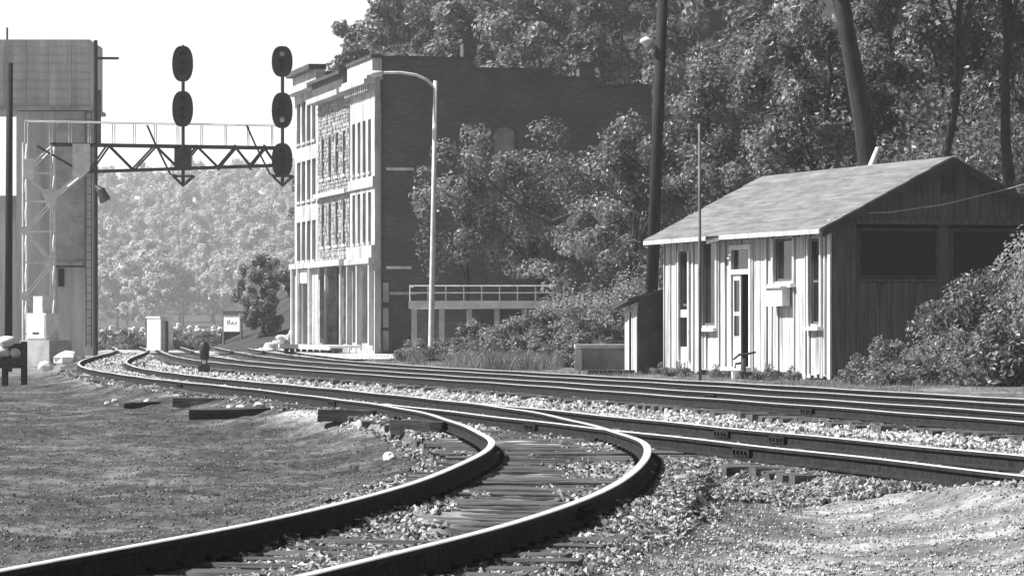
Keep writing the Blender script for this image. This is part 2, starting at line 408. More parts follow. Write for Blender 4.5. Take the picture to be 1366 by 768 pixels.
def joint_bar(f, Y, side, parent):
    x = float(f(Y)); dx = (float(f(Y + .1)) - float(f(Y - .1))) / .2; L = math.hypot(1, dx); tx, ty = dx / L, 1 / L
    mb = MB()
    for s in (-1, 1):
        mb.box(s * 0.035 - 0.02, s * 0.035 + 0.02, -0.32, 0.32, 0.075, 0.155)
        for b in (-0.22, -0.08, 0.08, 0.22): mb.box(s * 0.065 - 0.015, s * 0.065 + 0.015, b - 0.02, b + 0.02, 0.10, 0.14)
    o = mb.build('joint_bar', M['rail_side'], parent); o.location = (x + ty * side * 0.7525, Y - tx * side * 0.7525, 0); o.rotation_euler = (0, 0, math.atan2(ty, tx) - math.pi / 2)
def track(label, f, y0, y1, ty0, ty1, step, joints=()):
    t = empty('railway_track', (0, 0, 0)); tag(t, label, 'railway track')
    rail(f, y0, y1, -1, t); rail(f, y0, y1, 1, t)
    ties(f, ty0, ty1, step, t)
    for (Y, s) in joints: joint_bar(f, Y, s, t)
    return t
t1 = track('curving siding track sweeping from the bottom left corner round two bends into the distance', siding, 6, 335, 15, 178, 0.6, ((27.5, 1), (52, -1), (66, -1), (86, -1)))
plate = MB().box(-0.09, 0.09, -0.09, 0.09, 0.0, 0.012)
for sx, sy_ in ((-0.085, -0.05), (0.085, 0.05)): plate.box(sx - .018, sx + .018, sy_ - .014, sy_ + .014, 0.013, 0.04)
pm = plate.build('tie_plate', M['rail_side'], t1); xx_, yy_, tx_, ty_ = sample(siding, 15, 58, 0.6)
for i in range(len(xx_)):
    for sd in (-1, 1):
        o = pm if (i == 0 and sd == -1) else pm.copy()
        if o is not pm: COL.objects.link(o)
        o.location = (xx_[i] + ty_[i] * sd * 0.7525, yy_[i] - tx_[i] * sd * 0.7525, 0.046); o.rotation_euler = (0, 0, math.atan2(ty_[i], tx_[i]) - math.pi / 2); o.scale = (1.25, 1, 1)
t2 = track('short straight track branching right off the siding in front of the coarse ballast', near_t, 8, 61.5, 36.5, 60, 0.6, ((44.6, 1), (47, 1), (40.4, -1), (50.5, -1)))
t3 = track('straight main track just behind the bright ballast strip', main_a, 10, 335, 46, 205, 0.57, ((60, -1), (72, 1)))
t4 = track('farther main track running right below the wooden hut', main_b, 10, 335, 50, 205, 0.57)

# ------------------------------------------------------------------ ballast stones (uncountable)
ICO_V = np.array([(1,0,0),(-1,0,0),(0,1,0),(0,-1,0),(0,0,1),(0,0,-1)], float)
ICO_F = np.array([(0,2,4),(2,1,4),(1,3,4),(3,0,4),(2,0,5),(1,2,5),(3,1,5),(0,3,5)])
def stones(name, label, P, size, shade, seed):
    rs = np.random.RandomState(seed); n = len(P)
    A = rs.normal(size=(n, 3, 3)); U, _, Vt = np.linalg.svd(A); R = U @ Vt
    sc = size[:, None] * rs.uniform(0.55, 1.25, (n, 3))
    jit = rs.uniform(0.75, 1.2, (n, 6, 1))
    V = (ICO_V[None] * jit * sc[:, None, :]) @ R + P[:, None, :]
    Fc = ICO_F[None] + (np.arange(n) * 6)[:, None, None]
    o = np_mesh(name, V.reshape(-1, 3), Fc.reshape(-1, 3), M['stone'], None, {'shade': np.repeat(shade, 6)})
    tag(o, label, 'ballast', kind='stuff'); return o
def scatter(seed, n, y0, y1, test, x0=-20, x1=12, power=1.6):
    rs = np.random.RandomState(seed)
    u = rs.rand(n); a = 1 - power
    Y = (y0**a + u * (y1**a - y0**a)) ** (1 / a)
    half = Y * 0.129
    X = (rs.rand(n) * 2 - 1) * half
    keep = test(X, Y) & (X > x0) & (X < x1)
    return X[keep], Y[keep]
rs = np.random.RandomState(11)
# bright ballast between siding and main, and between the near track and main
def t_bright(X, Y):
    ds, dm, db, dn = zones(X, Y)
    return ((dm < -1.22) & (dm > -6) & (ds > 0.9) & ((Y > 62) | (dn > 0.9))) | ((np.abs(ds) < 0.64) & (Y > 84))
X, Y = scatter(21, 260000, 30, 200, t_bright, power=1.5)
Z = np.where((np.abs(X - siding(Y)) < 0.7), 0.04, ground_h(X, Y) + 0.02)
stones('bright_ballast', 'strip of bright white ballast stones between siding and main track', np.stack([X, Y, Z], 1), rs.uniform(0.012, 0.034, len(X)) * (1 + Y / 150), np.clip(rs.normal(0.38, 0.22, len(X)), 0.04, 0.85), 1)
def t_coarse(X, Y):
    ds, dm, db, dn = zones(X, Y)
    e = 0.5 * fbm(X * 0.9, Y * 0.5, 3)
    return (dn < 0.75) & (ds > 0.9) & (Y < 60) & (road_d(X, Y) < 0.15)
X, Y = scatter(22, 210000, 26, 62, t_coarse, power=1.4)
Z = ground_h(X, Y) + 0.02
stones('coarse_ballast', 'rough mixed grey ballast stones beside the bend of the siding', np.stack([X, Y, Z], 1), rs.uniform(0.013, 0.038, len(X)), np.clip(rs.normal(0.17, 0.15, len(X)), 0.03, 0.7), 2)
def t_in(X, Y):
    ds, dm, db, dn = zones(X, Y)
    a = (np.abs(dm) < 1.3) | (np.abs(db) < 2.0) | (np.abs(dn) < 1.0) & (Y < 62) | (np.abs(dm) < 1.8)
    return a & (ds > 0.95)
X, Y = scatter(23, 70000, 26, 180, t_in, power=1.5)
Z = ground_h(X, Y) + 0.005
stones('track_ballast', 'grey ballast stones between the ties of the main tracks', np.stack([X, Y, Z], 1), rs.uniform(0.015, 0.04, len(X)) * (1 + Y / 200), np.clip(rs.normal(0.24, 0.12, len(X)), 0.05, 0.6), 3)
def t_sid(X, Y):
    ds, dm, db, dn = zones(X, Y)
    k = vnoise(X * 0.8, Y * 0.22)
    return (np.abs(ds) < 1.5) & (k + 0.3 * vnoise(X * 4, Y * 1.3) > -0.2)
X, Y = scatter(24, 130000, 17, 120, t_sid, power=1.6)
Z = ground_h(X, Y) + 0.006
stones('siding_ballast', 'sparse small stones and clinker scattered between the siding ties', np.stack([X, Y, Z], 1), rs.uniform(0.008, 0.026, len(X)) * (1 + Y / 80), np.clip(rs.normal(0.2, 0.18, len(X)), 0.03, 0.75), 4)
def t_dirt(X, Y):
    ds, dm, db, dn = zones(X, Y)
    return (ds < -1.1)
X, Y = scatter(25, 70000, 17, 118, t_dirt, power=1.5)
Z = ground_h(X, Y) + 0.004
stones('field_pebbles', 'loose pebbles and clods strewn over the dark dirt field', np.stack([X, Y, Z], 1), rs.uniform(0.002, 0.009, len(X)) * (1 + Y / 60), np.clip(rs.normal(0.13, 0.12, len(X)), 0.03, 0.5), 5)
def t_grav(X, Y):
    ds, dm, db, dn = zones(X, Y)
    return (ds > 1.4) & (road_d(X, Y) > -0.2)
X, Y = scatter(26, 50000, 17, 45, t_grav, power=1.2)
Z = ground_h(X, Y) + 0.003
stones('road_gravel', 'small loose gravel over the pale dirt road at the lower right', np.stack([X, Y, Z], 1), rs.uniform(0.005, 0.016, len(X)), np.clip(rs.normal(0.35, 0.2, len(X)), 0.05, 0.8), 6)

# ------------------------------------------------------------------ foliage
def leaf_quads(C, size, rs, up=0.3, out=None):
    n = len(C)
    nrm = rs.normal(size=(n, 3)); nrm[:, 2] += up
    if out is not None: nrm = nrm * 0.5 + out * 0.9; nrm[:, 2] += 0.2
    nrm /= np.linalg.norm(nrm, axis=1)[:, None]
    a = rs.normal(size=(n, 3)); t = np.cross(nrm, a); t /= np.linalg.norm(t, axis=1)[:, None]; b = np.cross(nrm, t)
    s = size * rs.uniform(0.6, 1.3, n)
    t = t * s[:, None]; b = b * (s * 0.55)[:, None]; k = nrm * (s * 0.18)[:, None]
    V = np.stack([C - t, C + b + k, C + t * 0.95, C - b + k], 1)
    return V.reshape(-1, 3), np.arange(4 * n).reshape(-1, 4)
def crown_points(rs, n, rad, clumps, core=2.2, shape=None, cr=(0.16, 0.30)):
    rad = np.array(rad)
    d = rs.normal(size=(clumps, 3)); d /= np.linalg.norm(d, axis=1)[:, None]
    r = rs.rand(clumps) ** (1 / core)
    c = d * r[:, None]
    c[:, :2] *= (1.0 - 0.35 * np.clip(c[:, 2:3], 0, 1))
    if shape is not None: c = shape(c)
    k = rs.randint(0, clumps, n); rr = rs.uniform(cr[0], cr[1], clumps)
    q = rs.normal(size=(n, 3)); q /= np.linalg.norm(q, axis=1)[:, None]
    p = c[k] + q * (rr[k] * rs.rand(n) ** 0.45)[:, None] * np.array([1, 1, 0.75])
    sh = np.clip(rs.normal(0.45, 0.22, n) + rs.normal(0, 0.26, clumps)[k], 0, 1)
    global CLUMP_OUT; CLUMP_OUT = q
    return p * rad, sh, c * rad
def crown_mesh(seed, rad, n, size, clumps, mat, z0, core=2.2, shape=None, cr=(0.16, 0.30)):
    rs = np.random.RandomState(seed)
    p, sh, c = crown_points(rs, n, rad, clumps, core, shape, cr); p[:, 2] += z0
    V, Qd = leaf_quads(p, size, rs, 0.3, CLUMP_OUT)
    o = np_mesh('crown', V, Qd, mat, None, {'shade': np.repeat(sh, 4)})
    c[:, 2] += z0
    return o, c
def trunk_mesh(seed, base_r, height, clump_c, n_limb=7, lean=(0, 0)):
    r = random.Random(seed); mb = MB()
    top = Vector((lean[0], lean[1], height)); pts = []; rad = []
    for i in range(7):
        t = i / 6; pts.append(Vector((lean[0] * t + r.uniform(-.12, .12) * (t > 0), lean[1] * t + r.uniform(-.12, .12) * (t > 0), -0.4 + (height + 0.4) * t))); rad.append(base_r * (1.25 if i == 0 else 1) * (1 - 0.75 * t))
    mb.tube(pts, rad, 8)
    cc = sorted([Vector(c) for c in clump_c], key=lambda c: r.random())[:n_limb]
    for c in cc:
        t = min(max((c.z / height) * r.uniform(0.45, 0.8), 0.25), 0.95); j = int(t * 6); a = pts[j].lerp(pts[min(j + 1, 6)], t * 6 - j)
        m = a.lerp(c, 0.5) + Vector((r.uniform(-.3, .3), r.uniform(-.3, .3), 0.25)); br = base_r * (1 - 0.7 * t) * 0.5
        mb.tube([a, m, c], [br, br * 0.6, br * 0.2], 6)
        for k in range(2):
            e = c + Vector((r.uniform(-1, 1), r.uniform(-1, 1), r.uniform(-.3, .9))) * 0.9
            mb.tube([m.lerp(c, 0.4 + 0.3 * k), e], [br * 0.35, br * 0.1], 5)
    return mb
def make_tree(seed, loc, rad, z0, height, n, size, clumps, mat, label, group=None, base_r=0.22, lean=(0, 0), name='tree', core=2.2, shape=None, cr=(0.16, 0.30), cat='tree', limbs=7, off=(0, 0)):
    t = empty(name, loc)
    o, c = crown_mesh(seed, rad, n, size, clumps, mat, z0, core, shape, cr); o.parent = t; o.location = (off[0], off[1], 0)
    trunk_mesh(seed, base_r, height, c + np.array([off[0], off[1], 0]), limbs, lean).build('trunk', M['bark'], t, True)
    tag(t, label, cat, group); return t
def replant(src, loc, rz, sc, label=None):
    c = copy_tree(src); c.location = loc; c.rotation_euler = (0, 0, rz); c.scale = (sc, sc, sc * rnd.uniform(0.9, 1.12))
    if label: c['label'] = label
    return c

HT = 'leafy tree in the dense wood on the hillside above the brick building'; HG = 'trees on the wooded hillside'
protos = []
for v in range(4):
    protos.append(make_tree(100 + v, (0, 0, 0), (3.6 + 0.5 * (v % 2), 3.6, 4.4 + 0.6 * (v // 2)), 7.0, 9.0, 6000, 0.19, 34, M['leaf'], HT, HG, cr=(0.14, 0.3)))
spots = []
for Yr in np.arange(212, 330, 9.0):
    for Xr in np.arange(-18, 46, 4.2):
        X0 = Xr + rnd.uniform(-1.8, 1.8); Y0 = Yr + rnd.uniform(-4, 4); pxx = 683 + FPX * X0 / Y0; hz = float(hill_h(np.array(X0), np.array(Y0)))
        top = HOR - (hz + 12 - CZ) * FPX / Y0; bot = HOR - (hz + 2 - CZ) * FPX / Y0
        if 455 < pxx < 960 and bot > -60 and top < 130 and hz > 1.5: spots.append((X0, Y0, hz))
first = {}
def plant(v, X0, Y0, hz, sc, label=None, group=None):
    if v not in first: first[v] = 1; t = protos[v]; t.location = (X0, Y0, hz - 0.2); t.scale = (sc,) * 3; t.rotation_euler = (0, 0, rnd.uniform(0, 6))
    else: t = replant(protos[v], (X0, Y0, hz - 0.2), rnd.uniform(0, 6.28), sc)
    if label: t['label'] = label
    if group: t['group'] = group
    return t
for i, (X0, Y0, hz) in enumerate(spots): plant(i % 4, X0, Y0, hz, rnd.uniform(0.8, 1.15))
for v in range(4, 7):
    protos.append(make_tree(110 + v, (0, 0, 0), (3.0, 3.0, 4.4), 6.6, 9.0, 11000, 0.12, 36, M['leaf'], HT, HG, cr=(0.13, 0.3)))
# the dark wood right behind the hut
for Yr in np.arange(130, 182, 9.0):
    for Xr in np.arange(5.2, 26, 4.0):
        X0 = Xr + rnd.uniform(-1.3, 1.3); Y0 = Yr + rnd.uniform(-3, 3); pxx = 683 + FPX * X0 / Y0
        if not (862 + 2.6 * FPX / Y0 < pxx < 1480): continue
        hz = float(hill_h(np.array(X0), np.array(Y0)))
        plant(rnd.randrange(4, 7), X0, Y0, hz, rnd.uniform(0.85, 1.15), 'dark leafy tree in the thick wood behind the hut, left of the leaning trunk' if pxx < 1140 else 'dark leafy tree in the thick wood behind the hut, right of the leaning trunk', 'trees of the wood behind the hut')
# undergrowth mass under the wood
def thicket(name, label, P, n, size, seed, mat, spread=(0.9, 0.9, 0.8)):
    rs = np.random.RandomState(seed); P = np.array(P); k = rs.randint(0, len(P), n)
    p = P[k] + rs.normal(size=(n, 3)) * np.array(spread) * 0.6
    V, Qd = leaf_quads(p, size, rs)
    o = np_mesh(name, V, Qd, mat, None, {'shade': np.repeat(np.clip(rs.normal(.45, .25, n), 0, 1), 4)})
    tag(o, label, 'undergrowth', kind='stuff'); return o
P = []
for i in range(170):
    Y0 = rnd.uniform(114, 135); X0 = rnd.uniform(3.8, 19)
    P.append((X0, Y0, float(hill_h(np.array(X0), np.array(Y0))) + rnd.uniform(0.4, 3.2)))
thicket('undergrowth', 'tangled leafy undergrowth filling the slope behind the wooden hut', P, 34000, 0.1, 5, M['leaf'])

# pale far wood at the left
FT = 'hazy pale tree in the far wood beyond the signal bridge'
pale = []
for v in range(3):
    pale.append(make_tree(140 + v, (0, 0, 0), (4.4, 4.4, 4.8), 6.5, 8.5, 2600, 0.42, 36, M['leaf_hazed'], FT, 'far trees beyond the signal bridge'))
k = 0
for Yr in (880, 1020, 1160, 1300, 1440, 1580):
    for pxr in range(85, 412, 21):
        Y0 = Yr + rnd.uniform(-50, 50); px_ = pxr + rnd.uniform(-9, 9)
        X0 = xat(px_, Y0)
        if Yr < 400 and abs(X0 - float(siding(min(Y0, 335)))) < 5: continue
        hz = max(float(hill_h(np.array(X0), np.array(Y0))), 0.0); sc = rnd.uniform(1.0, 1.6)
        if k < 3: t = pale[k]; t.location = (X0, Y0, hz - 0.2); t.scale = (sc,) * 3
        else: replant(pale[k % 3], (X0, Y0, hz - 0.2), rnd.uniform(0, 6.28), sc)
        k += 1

# ------------------------------------------------------------------ the row of three buildings
BETA = math.radians(11.1); RZ = math.pi / 2 + BETA
DX, DY = -math.sin(BETA), math.cos(BETA)
def wall_open(mb, W, H, ops, y0, y1, x_off=0.0, z_off=0.0):
    xs_ = sorted({x_off, x_off + W} | {o[0] for o in ops} | {o[1] for o in ops}); zs_ = sorted({z_off, H} | {o[2] for o in ops} | {o[3] for o in ops})
    for a, b in zip(xs_[:-1], xs_[1:]):
        run = None
        for c, d in zip(zs_[:-1], zs_[1:]):
            mx, mz = (a + b) / 2, (c + d) / 2
            hole = any(o[0] < mx < o[1] and o[2] < mz < o[3] for o in ops)
            if hole:
                if run: mb.box(a, b, y0, y1, run[0], run[1]); run = None
            else: run = (run[0], d) if run else (c, d)
        if run: mb.box(a, b, y0, y1, run[0], run[1])
def add_window(root, x0, x1, z0, z1, frame_mat, pane_mat, depth=0.18, mull=True, sill=None, fw=0.07):
    mb = MB(); y = -depth
    mb.box(x0, x0 + fw, y - 0.06, y, z0, z1); mb.box(x1 - fw, x1, y - 0.06, y, z0, z1)
    mb.box(x0 + fw, x1 - fw, y - 0.06, y, z0, z0 + fw); mb.box(x0 + fw, x1 - fw, y - 0.06, y, z1 - fw, z1)
    if mull: mb.box(x0 + fw, x1 - fw, y - 0.05, y - 0.003, (z0 + z1) / 2 - 0.03, (z0 + z1) / 2 + 0.03)
    wn = mb.build('window', frame_mat, root)
    MB().box(x0 + fw, x1 - fw, y - 0.045, y - 0.03, z0 + fw, z1 - fw).build('pane', pane_mat, wn)
    if sill: MB().box(x0 - 0.08, x1 + 0.08, -depth, 0.09, z0 - 0.12, z0 - 0.003).build('sill', sill, wn)
    return wn
def building(name, t0, W, H, label):
    return empty(name, (-5.99 + DX * t0, 180 + DY * t0, 0.1), RZ)

# nearest: pale bank-like front with slit windows, brick flank
b1 = building('brick_building', 0.0, 7.15, 13.0, ''); tag(b1, 'tall brick building with pale slit-windowed front and long dark flank behind the street lamp', 'building')
ops = []
for zz in ((4.95, 7.15), (8.05, 10.35)):
    for i in range(4): ops.append((1.05 + i * 1.5, 1.05 + i * 1.5 + 0.8, zz[0], zz[1]))
gf = [(0.75, 1.15, 0.5, 3.95), (2.0, 3.6, 0.5, 3.95), (4.1, 4.9, 0.5, 3.95), (5.4, 6.3, 0.5, 3.95)]
mb = MB(); wall_open(mb, 7.0, 12.2, ops + gf, -0.35, 0.0, 0.003); mb.build('front_wall', M['facade_white'], b1)
for o in ops: add_window(b1, o[0], o[1], o[2], o[3], M['trim_dark'], M['glass'], 0.14, True, M['facade_white'])
for o in gf[:1] + gf[2:]: add_window(b1, o[0], o[1], o[2], o[3], M['white_paint'], M['glass'], 0.22, True, None)
dr = MB().box(2.05, 3.55, -0.34, -0.28, 0.5, 3.2).build('door', M['dark_wood'], b1); MB().box(2.75, 2.82, -0.28, -0.24, 1.4, 1.7).build('handle', M['galv'], dr)
MB().box(2.02, 3.58, -0.3, -0.26, 3.25, 3.9).build('transom', M['glass'], b1)
MB().box(0.0, 7.05, 0.003, 0.28, 4.0, 4.25).box(0.0, 7.05, 0.003, 0.16, 4.253, 4.8).build('ledge', M['facade_white'], b1)
MB().box(0.0, 7.05, 0.003, 0.10, 7.35, 7.8).build('band', M['facade_white'], b1)
for i in range(12):
    MB().box(0.25 + i * 0.57, 0.5 + i * 0.57, 0.003, 0.3, 11.55, 11.8).build('dentil', M['facade_white'], b1)
MB().box(-0.15, 7.1, 0.003, 0.5, 11.83, 12.05).box(-0.15, 7.1, 0.003, 0.38, 12.053, 12.2).build('cornice', M['facade_white'], b1)
MB().box(-0.05, 7.1, -0.3, 0.12, 12.21, 12.95).build('parapet', M['facade_white'], b1)
MB().box(-0.10, 7.1, -0.36, 0.2, 12.953, 13.1).build('coping', M['trim_dark'], b1)
for (x, z) in ((0.3, 0.42), (3.7, 0.42), (6.5, 0.42)): MB().box(x, x + 0.3, 0.003, 0.22, z, 3.96).build('pilaster', M['facade_white'], b1)
# flank: stepped parapet facing the camera
mb = MB()
mb.box(0.0, 0.35, -4.4, -0.353, 0, 12.9); mb.box(0.0, 0.35, -7.9, -4.403, 0, 12.45); mb.box(0.0, 0.35, -9.9, -7.903, 0, 12.1); mb.box(0.0, 0.35, -12.4, -9.903, 0, 11.8)
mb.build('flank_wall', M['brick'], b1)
MB().box(-0.06, 0.42, -4.4, -0.38, 12.903, 13.05).box(-0.06, 0.42, -7.9, -4.403, 12.453, 12.6).box(-0.06, 0.42, -9.9, -7.903, 12.103, 12.25).box(-0.06, 0.42, -12.4, -9.903, 11.803, 11.95).build('coping', M['trim_dark'], b1)
ch = MB().box(0.1, 0.9, -4.55, -3.95, 13.06, 13.7).box(0.04, 0.96, -4.61, -3.89, 13.703, 13.85).build('chimney', M['brick'], b1)
ch = MB().box(0.1, 0.75, -9.85, -9.15, 12.26, 12.75).box(0.0, 0.85, -10.0, -9.0, 12.753, 12.9).build('chimney', M['brick'], b1)
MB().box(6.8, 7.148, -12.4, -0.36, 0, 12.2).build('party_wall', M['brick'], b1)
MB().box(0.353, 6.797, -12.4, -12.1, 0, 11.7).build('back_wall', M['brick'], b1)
MB().box(0.353, 6.797, -12.09, -0.36, 11.4, 11.6).build('roof', M['dark_wood'], b1)
def flank_window(y0, y1, z0, z1, arched=True):
    mb = MB(); n = 10; cy = (y0 + y1) / 2; r = (y1 - y0) / 2
    pts = [(-0.03, y0, z0), (-0.03, y1, z0)] + [(-0.03, cy + r * math.cos(math.pi * i / n), z1 + (r * 0.55 * math.sin(math.pi * i / n) if arched else 0)) for i in range(n + 1)]
    mb.poly(pts, (0.028, 0, 0)); wn = mb.build('window', M['trim_dark'], b1)
    q = [(-0.045, cy + (p[1] - cy) * 0.84, z0 + (p[2] - z0) * 0.95 + 0.06) for p in pts]
    MB().poly(q, (0.013, 0, 0)).build('pane', M['curtain'], wn)
    MB().box(-0.12, 0.0, y0 - 0.12, y1 + 0.12, z0 - 0.16, z0 - 0.003).build('sill', M['concrete'], wn)
    hood = MB()
    for i in range(n): 
        a0, a1 = math.pi * i / n, math.pi * (i + 1) / n
        P0 = [(-0.08, cy + r * k * math.cos(a), z1 + r * k * 0.6 * math.sin(a) + 0.02) for a in (a0, a1) for k in (1.05, 1.32)]
        hood.hexa([P0[0], P0[1], P0[3], P0[2]], [(p[0] + 0.078, p[1], p[2]) for p in (P0[0], P0[1], P0[3], P0[2])])
    hood.build('hood', M['brick'], wn)
flank_window(-6.3, -5.2, 8.2, 9.7); flank_window(-6.3, -5.2, 4.2, 5.7)
for z, a in ((8.05, 1.7), (3.75, 1.6)):
    MB().box(-0.16, -0.003, -a, -0.5, z, z + 0.12).build('bracket_beam', M['pale_concrete'], b1)
mb = MB()
for z in (0.2, 1.2, 2.3): mb.box(-0.08, -0.003, -0.6, -0.22, z, z + 0.85)
mb.build('corner_quoin', M['concrete'], b1)
dd = MB().box(-0.05, -0.003, -1.75, -0.75, 0.2, 2.6).build('door', M['dark_wood'], b1); MB().box(-0.09, -0.052, -1.85, -0.65, 2.62, 2.75).build('lintel', M['concrete'], dd)
MB().tube([(-0.1, -0.28, 0.2), (-0.1, -0.28, 12.0)], 0.06, 6).build('downpipe', M['dark_steel'], b1)

# middle: rough stone front
b2 = building('stone_building', 7.2, 9.7, 12.9, ''); tag(b2, 'middle building of the row with rough stone front over dark recessed shopfront', 'building')
ops = []
for zz in ((5.0, 7.0), (8.2, 10.2)):
    for i in range(4): ops.append((1.1 + i * 2.2, 1.1 + i * 2.2 + 0.95, zz[0], zz[1]))
gf = [(0.5, 1.8, 0.45, 4.0), (2.1, 6.4, 0.45, 4.0), (6.7, 9.2, 0.45, 4.0)]
mb = MB(); wall_open(mb, 9.64, 12.0, ops + gf, -0.4, 0.0, 0.03); mb.build('front_wall', M['facade_stone'], b2)
st = MB(); r = random.Random(9); z = 4.3
while z < 11.6:
    hh = r.uniform(0.13, 0.24); x = 0.04
    while x < 9.3:
        ww = r.uniform(0.18, 0.5); x1 = min(x + ww, 9.62)
        if not any(x1 > o[0] - 0.03 and x < o[1] + 0.03 and z + hh > o[2] - 0.03 and z < o[3] + 0.03 for o in ops):
            p = r.uniform(0.015, 0.09); st.hexa([(x + .012, 0.002, z + .012), (x1 - .012, 0.002, z + .012), (x1 - .012, 0.002, z + hh - .012), (x + .012, 0.002, z + hh - .012)],
                    [(x + .05, p, z + .03), (x1 - .05, p * r.uniform(.6, 1.2), z + .03), (x1 - .05, p * r.uniform(.6, 1.2), z + hh - .03), (x + .05, p, z + hh - .03)])
        x = x1
    z += hh
tag(st.build('stonework', M['facade_stone'], b2), kind='stuff')
for o in ops: add_window(b2, o[0], o[1], o[2], o[3], M['board_grey'], M['glass'], 0.2, True, M['pale_concrete'])
MB().box(0.03, 9.67, 0.17, 0.5, 4.02, 4.28).build('ledge', M['pale_concrete'], b2)
MB().box(0.03, 9.67, 0.17, 0.26, 7.3, 7.5).build('band', M['pale_concrete'], b2)
MB().box(0.03, 9.67, 0.003, 0.6, 11.75, 12.0).build('cornice', M['facade_white'], b2)
MB().box(0.03, 9.67, -0.35, 0.3, 12.003, 12.7).build('parapet', M['trim_dark'], b2)
MB().box(0.03, 9.67, -0.4, 0.5, 12.703, 12.85).build('coping', M['trim_dark'], b2)
for x in (1.95, 6.5): MB().tube([(x, 0.1, 0.4), (x, 0.1, 4.02)], 0.08, 8).build('column', M['pale_concrete'], b2)
MB().box(2.3, 6.2, -0.9, -0.8, 0.45, 4.0).build('shop_window', M['glass'], b2)
for x0, x1 in ((0.5, 1.7), (6.9, 8.9)): MB().box(x0, x1, -0.6, -0.5, 0.45, 4.0).build('door', M['dark_wood'], b2)
MB().box(0.03, 9.67, -12, -0.41, 11.2, 11.4).build('roof', M['dark_wood'], b2)
MB().box(0.03, 9.67, -12.3, -12.01, 0, 11.4).build('back_wall', M['brick'], b2)

# farthest: four-storey pale building with blinds
b3 = building('pale_building', 16.95, 7.9, 13.4, ''); tag(b3, 'farthest building of the row, pale front with wide white bands and rows of blinds', 'building')
ops = []
for zz in ((4.45, 6.35), (7.35, 9.3), (10.2, 12.2)):
    for i in range(4): ops.append((0.75 + i * 1.72, 0.75 + i * 1.72 + 1.25, zz[0], zz[1]))
gf = [(2.2, 2.9, 0.15, 4.0), (3.2, 5.0, 0.15, 3.3), (5.4, 7.0, 0.15, 4.0)]
mb = MB(); wall_open(mb, 7.85, 12.9, ops + gf, -0.4, 0.0, 0.03); mb.build('front_wall', M['facade_white'], b3)
for o in ops: add_window(b3, o[0], o[1], o[2], o[3], M['board_grey'], M['curtain'], 0.12, True, M['facade_white'])
for o in gf: MB().box(o[0], o[1], -0.6, -0.5, o[2], o[3]).build('door', M['dark_wood'], b3)
MB().box(0.03, 7.88, 0.003, 0.3, 4.05, 4.3).build('ledge', M['facade_white'], b3)
MB().box(2.9, 5.1, 0.003, 0.12, 3.35, 4.0).build('sign_board', M['white_paint'], b3)
for x in (1.3, 5.2, 7.2): MB().tube([(x, 0.2, 0.1), (x, 0.2, 4.05)], 0.11, 8).build('column', M['pale_concrete'], b3)
MB().box(0.0, 7.9, 0.003, 0.55, 12.6, 12.85).build('cornice', M['facade_white'], b3)
MB().box(0.0, 7.9, -0.35, 0.1, 12.903, 13.5).build('parapet', M['facade_white'], b3)
MB().box(0.0, 7.9, -0.4, 0.45, 13.503, 13.75).build('coping', M['trim_dark'], b3)
MB().box(0.03, 0.4, -12, -0.41, 0, 13.4).box(7.5, 7.88, -12, -0.41, 0, 13.4).build('side_wall', M['brick'], b3)
MB().box(0.41, 7.49, -12, -0.41, 12.3, 12.5).build('roof', M['dark_wood'], b3)
MB().box(0.41, 7.49, -12.3, -12.01, 0, 12.4).build('back_wall', M['brick'], b3)

# raised plank walk in front of the row
pw = empty('raised_walk', (-5.99, 180, 0.1), RZ); tag(pw, 'raised white walk on short posts along the foot of the buildings', 'walkway')
for i in range(24): MB().box(0.2 + i * 0.68, 0.84 + i * 0.68, 0.62, 1.9, 0.30, 0.40).build('plank', M['white_paint'], pw)
for i in range(9): MB().box(0.3 + i * 1.95, 0.5 + i * 1.95, 1.55, 1.75, -0.15, 0.297).build('post', M['dark_wood'], pw)
MB().box(0.2, 16.5, 1.903, 1.98, 0.22, 0.42).build('edge_board', M['white_paint'], pw)

# ------------------------------------------------------------------ wooden hut
ALPHA = math.radians(16); HX0, HY0, HZ0 = 7.38, 95.0, 0.22
hut = empty('wooden_hut', (HX0, HY0, HZ0), math.pi / 2 + ALPHA)
tag(hut, 'weathered white board hut with low gabled roof beside the main track', 'hut')
HL, HW, HH = 12.4, 5.6, 3.58
sa, ca = math.sin(ALPHA), math.cos(ALPHA)
def ft(px):                                  # photo column -> distance along the hut front
    r = (px - 683.0) / FPX; return (HX0 - HY0 * r) / (sa + ca * r)
def fz(py, t): return zat(py, HY0 + ca * t) - HZ0
def fop(px0, px1, py0, py1):
    a, b = ft(px1), ft(px0); m = (a + b) / 2; return (a, b, fz(py1, m), fz(py0, m))
wA = fop(1081, 1096, 318, 432); wB = fop(1034, 1060, 318, 375); dR = fop(978, 1002, 333, 489); wC = fop(937, 957, 320, 434); wD = fop(908, 920, 335, 478)
fr_ops = [wA, wB, dR, wC, wD]
mb = MB(); wall_open(mb, HL - 0.1, HH, [(o[0] - .02, o[1] + .02, max(o[2], 0.02), o[3]) for o in fr_ops], -0.08, -0.03, 0.05, 0.0); mb.build('sheathing', M['dark_wood'], hut)
def cut_runs(z0, z1, holes):
    runs = [(z0, z1)]
    for (a, b) in holes:
        out = []
        for (c, d) in runs:
            if b <= c or a >= d: out.append((c, d)); continue
            if a - c > 0.05: out.append((c, a))
            if d - b > 0.05: out.append((b, d))
        runs = out
    return runs
r = random.Random(4); x = 0.0
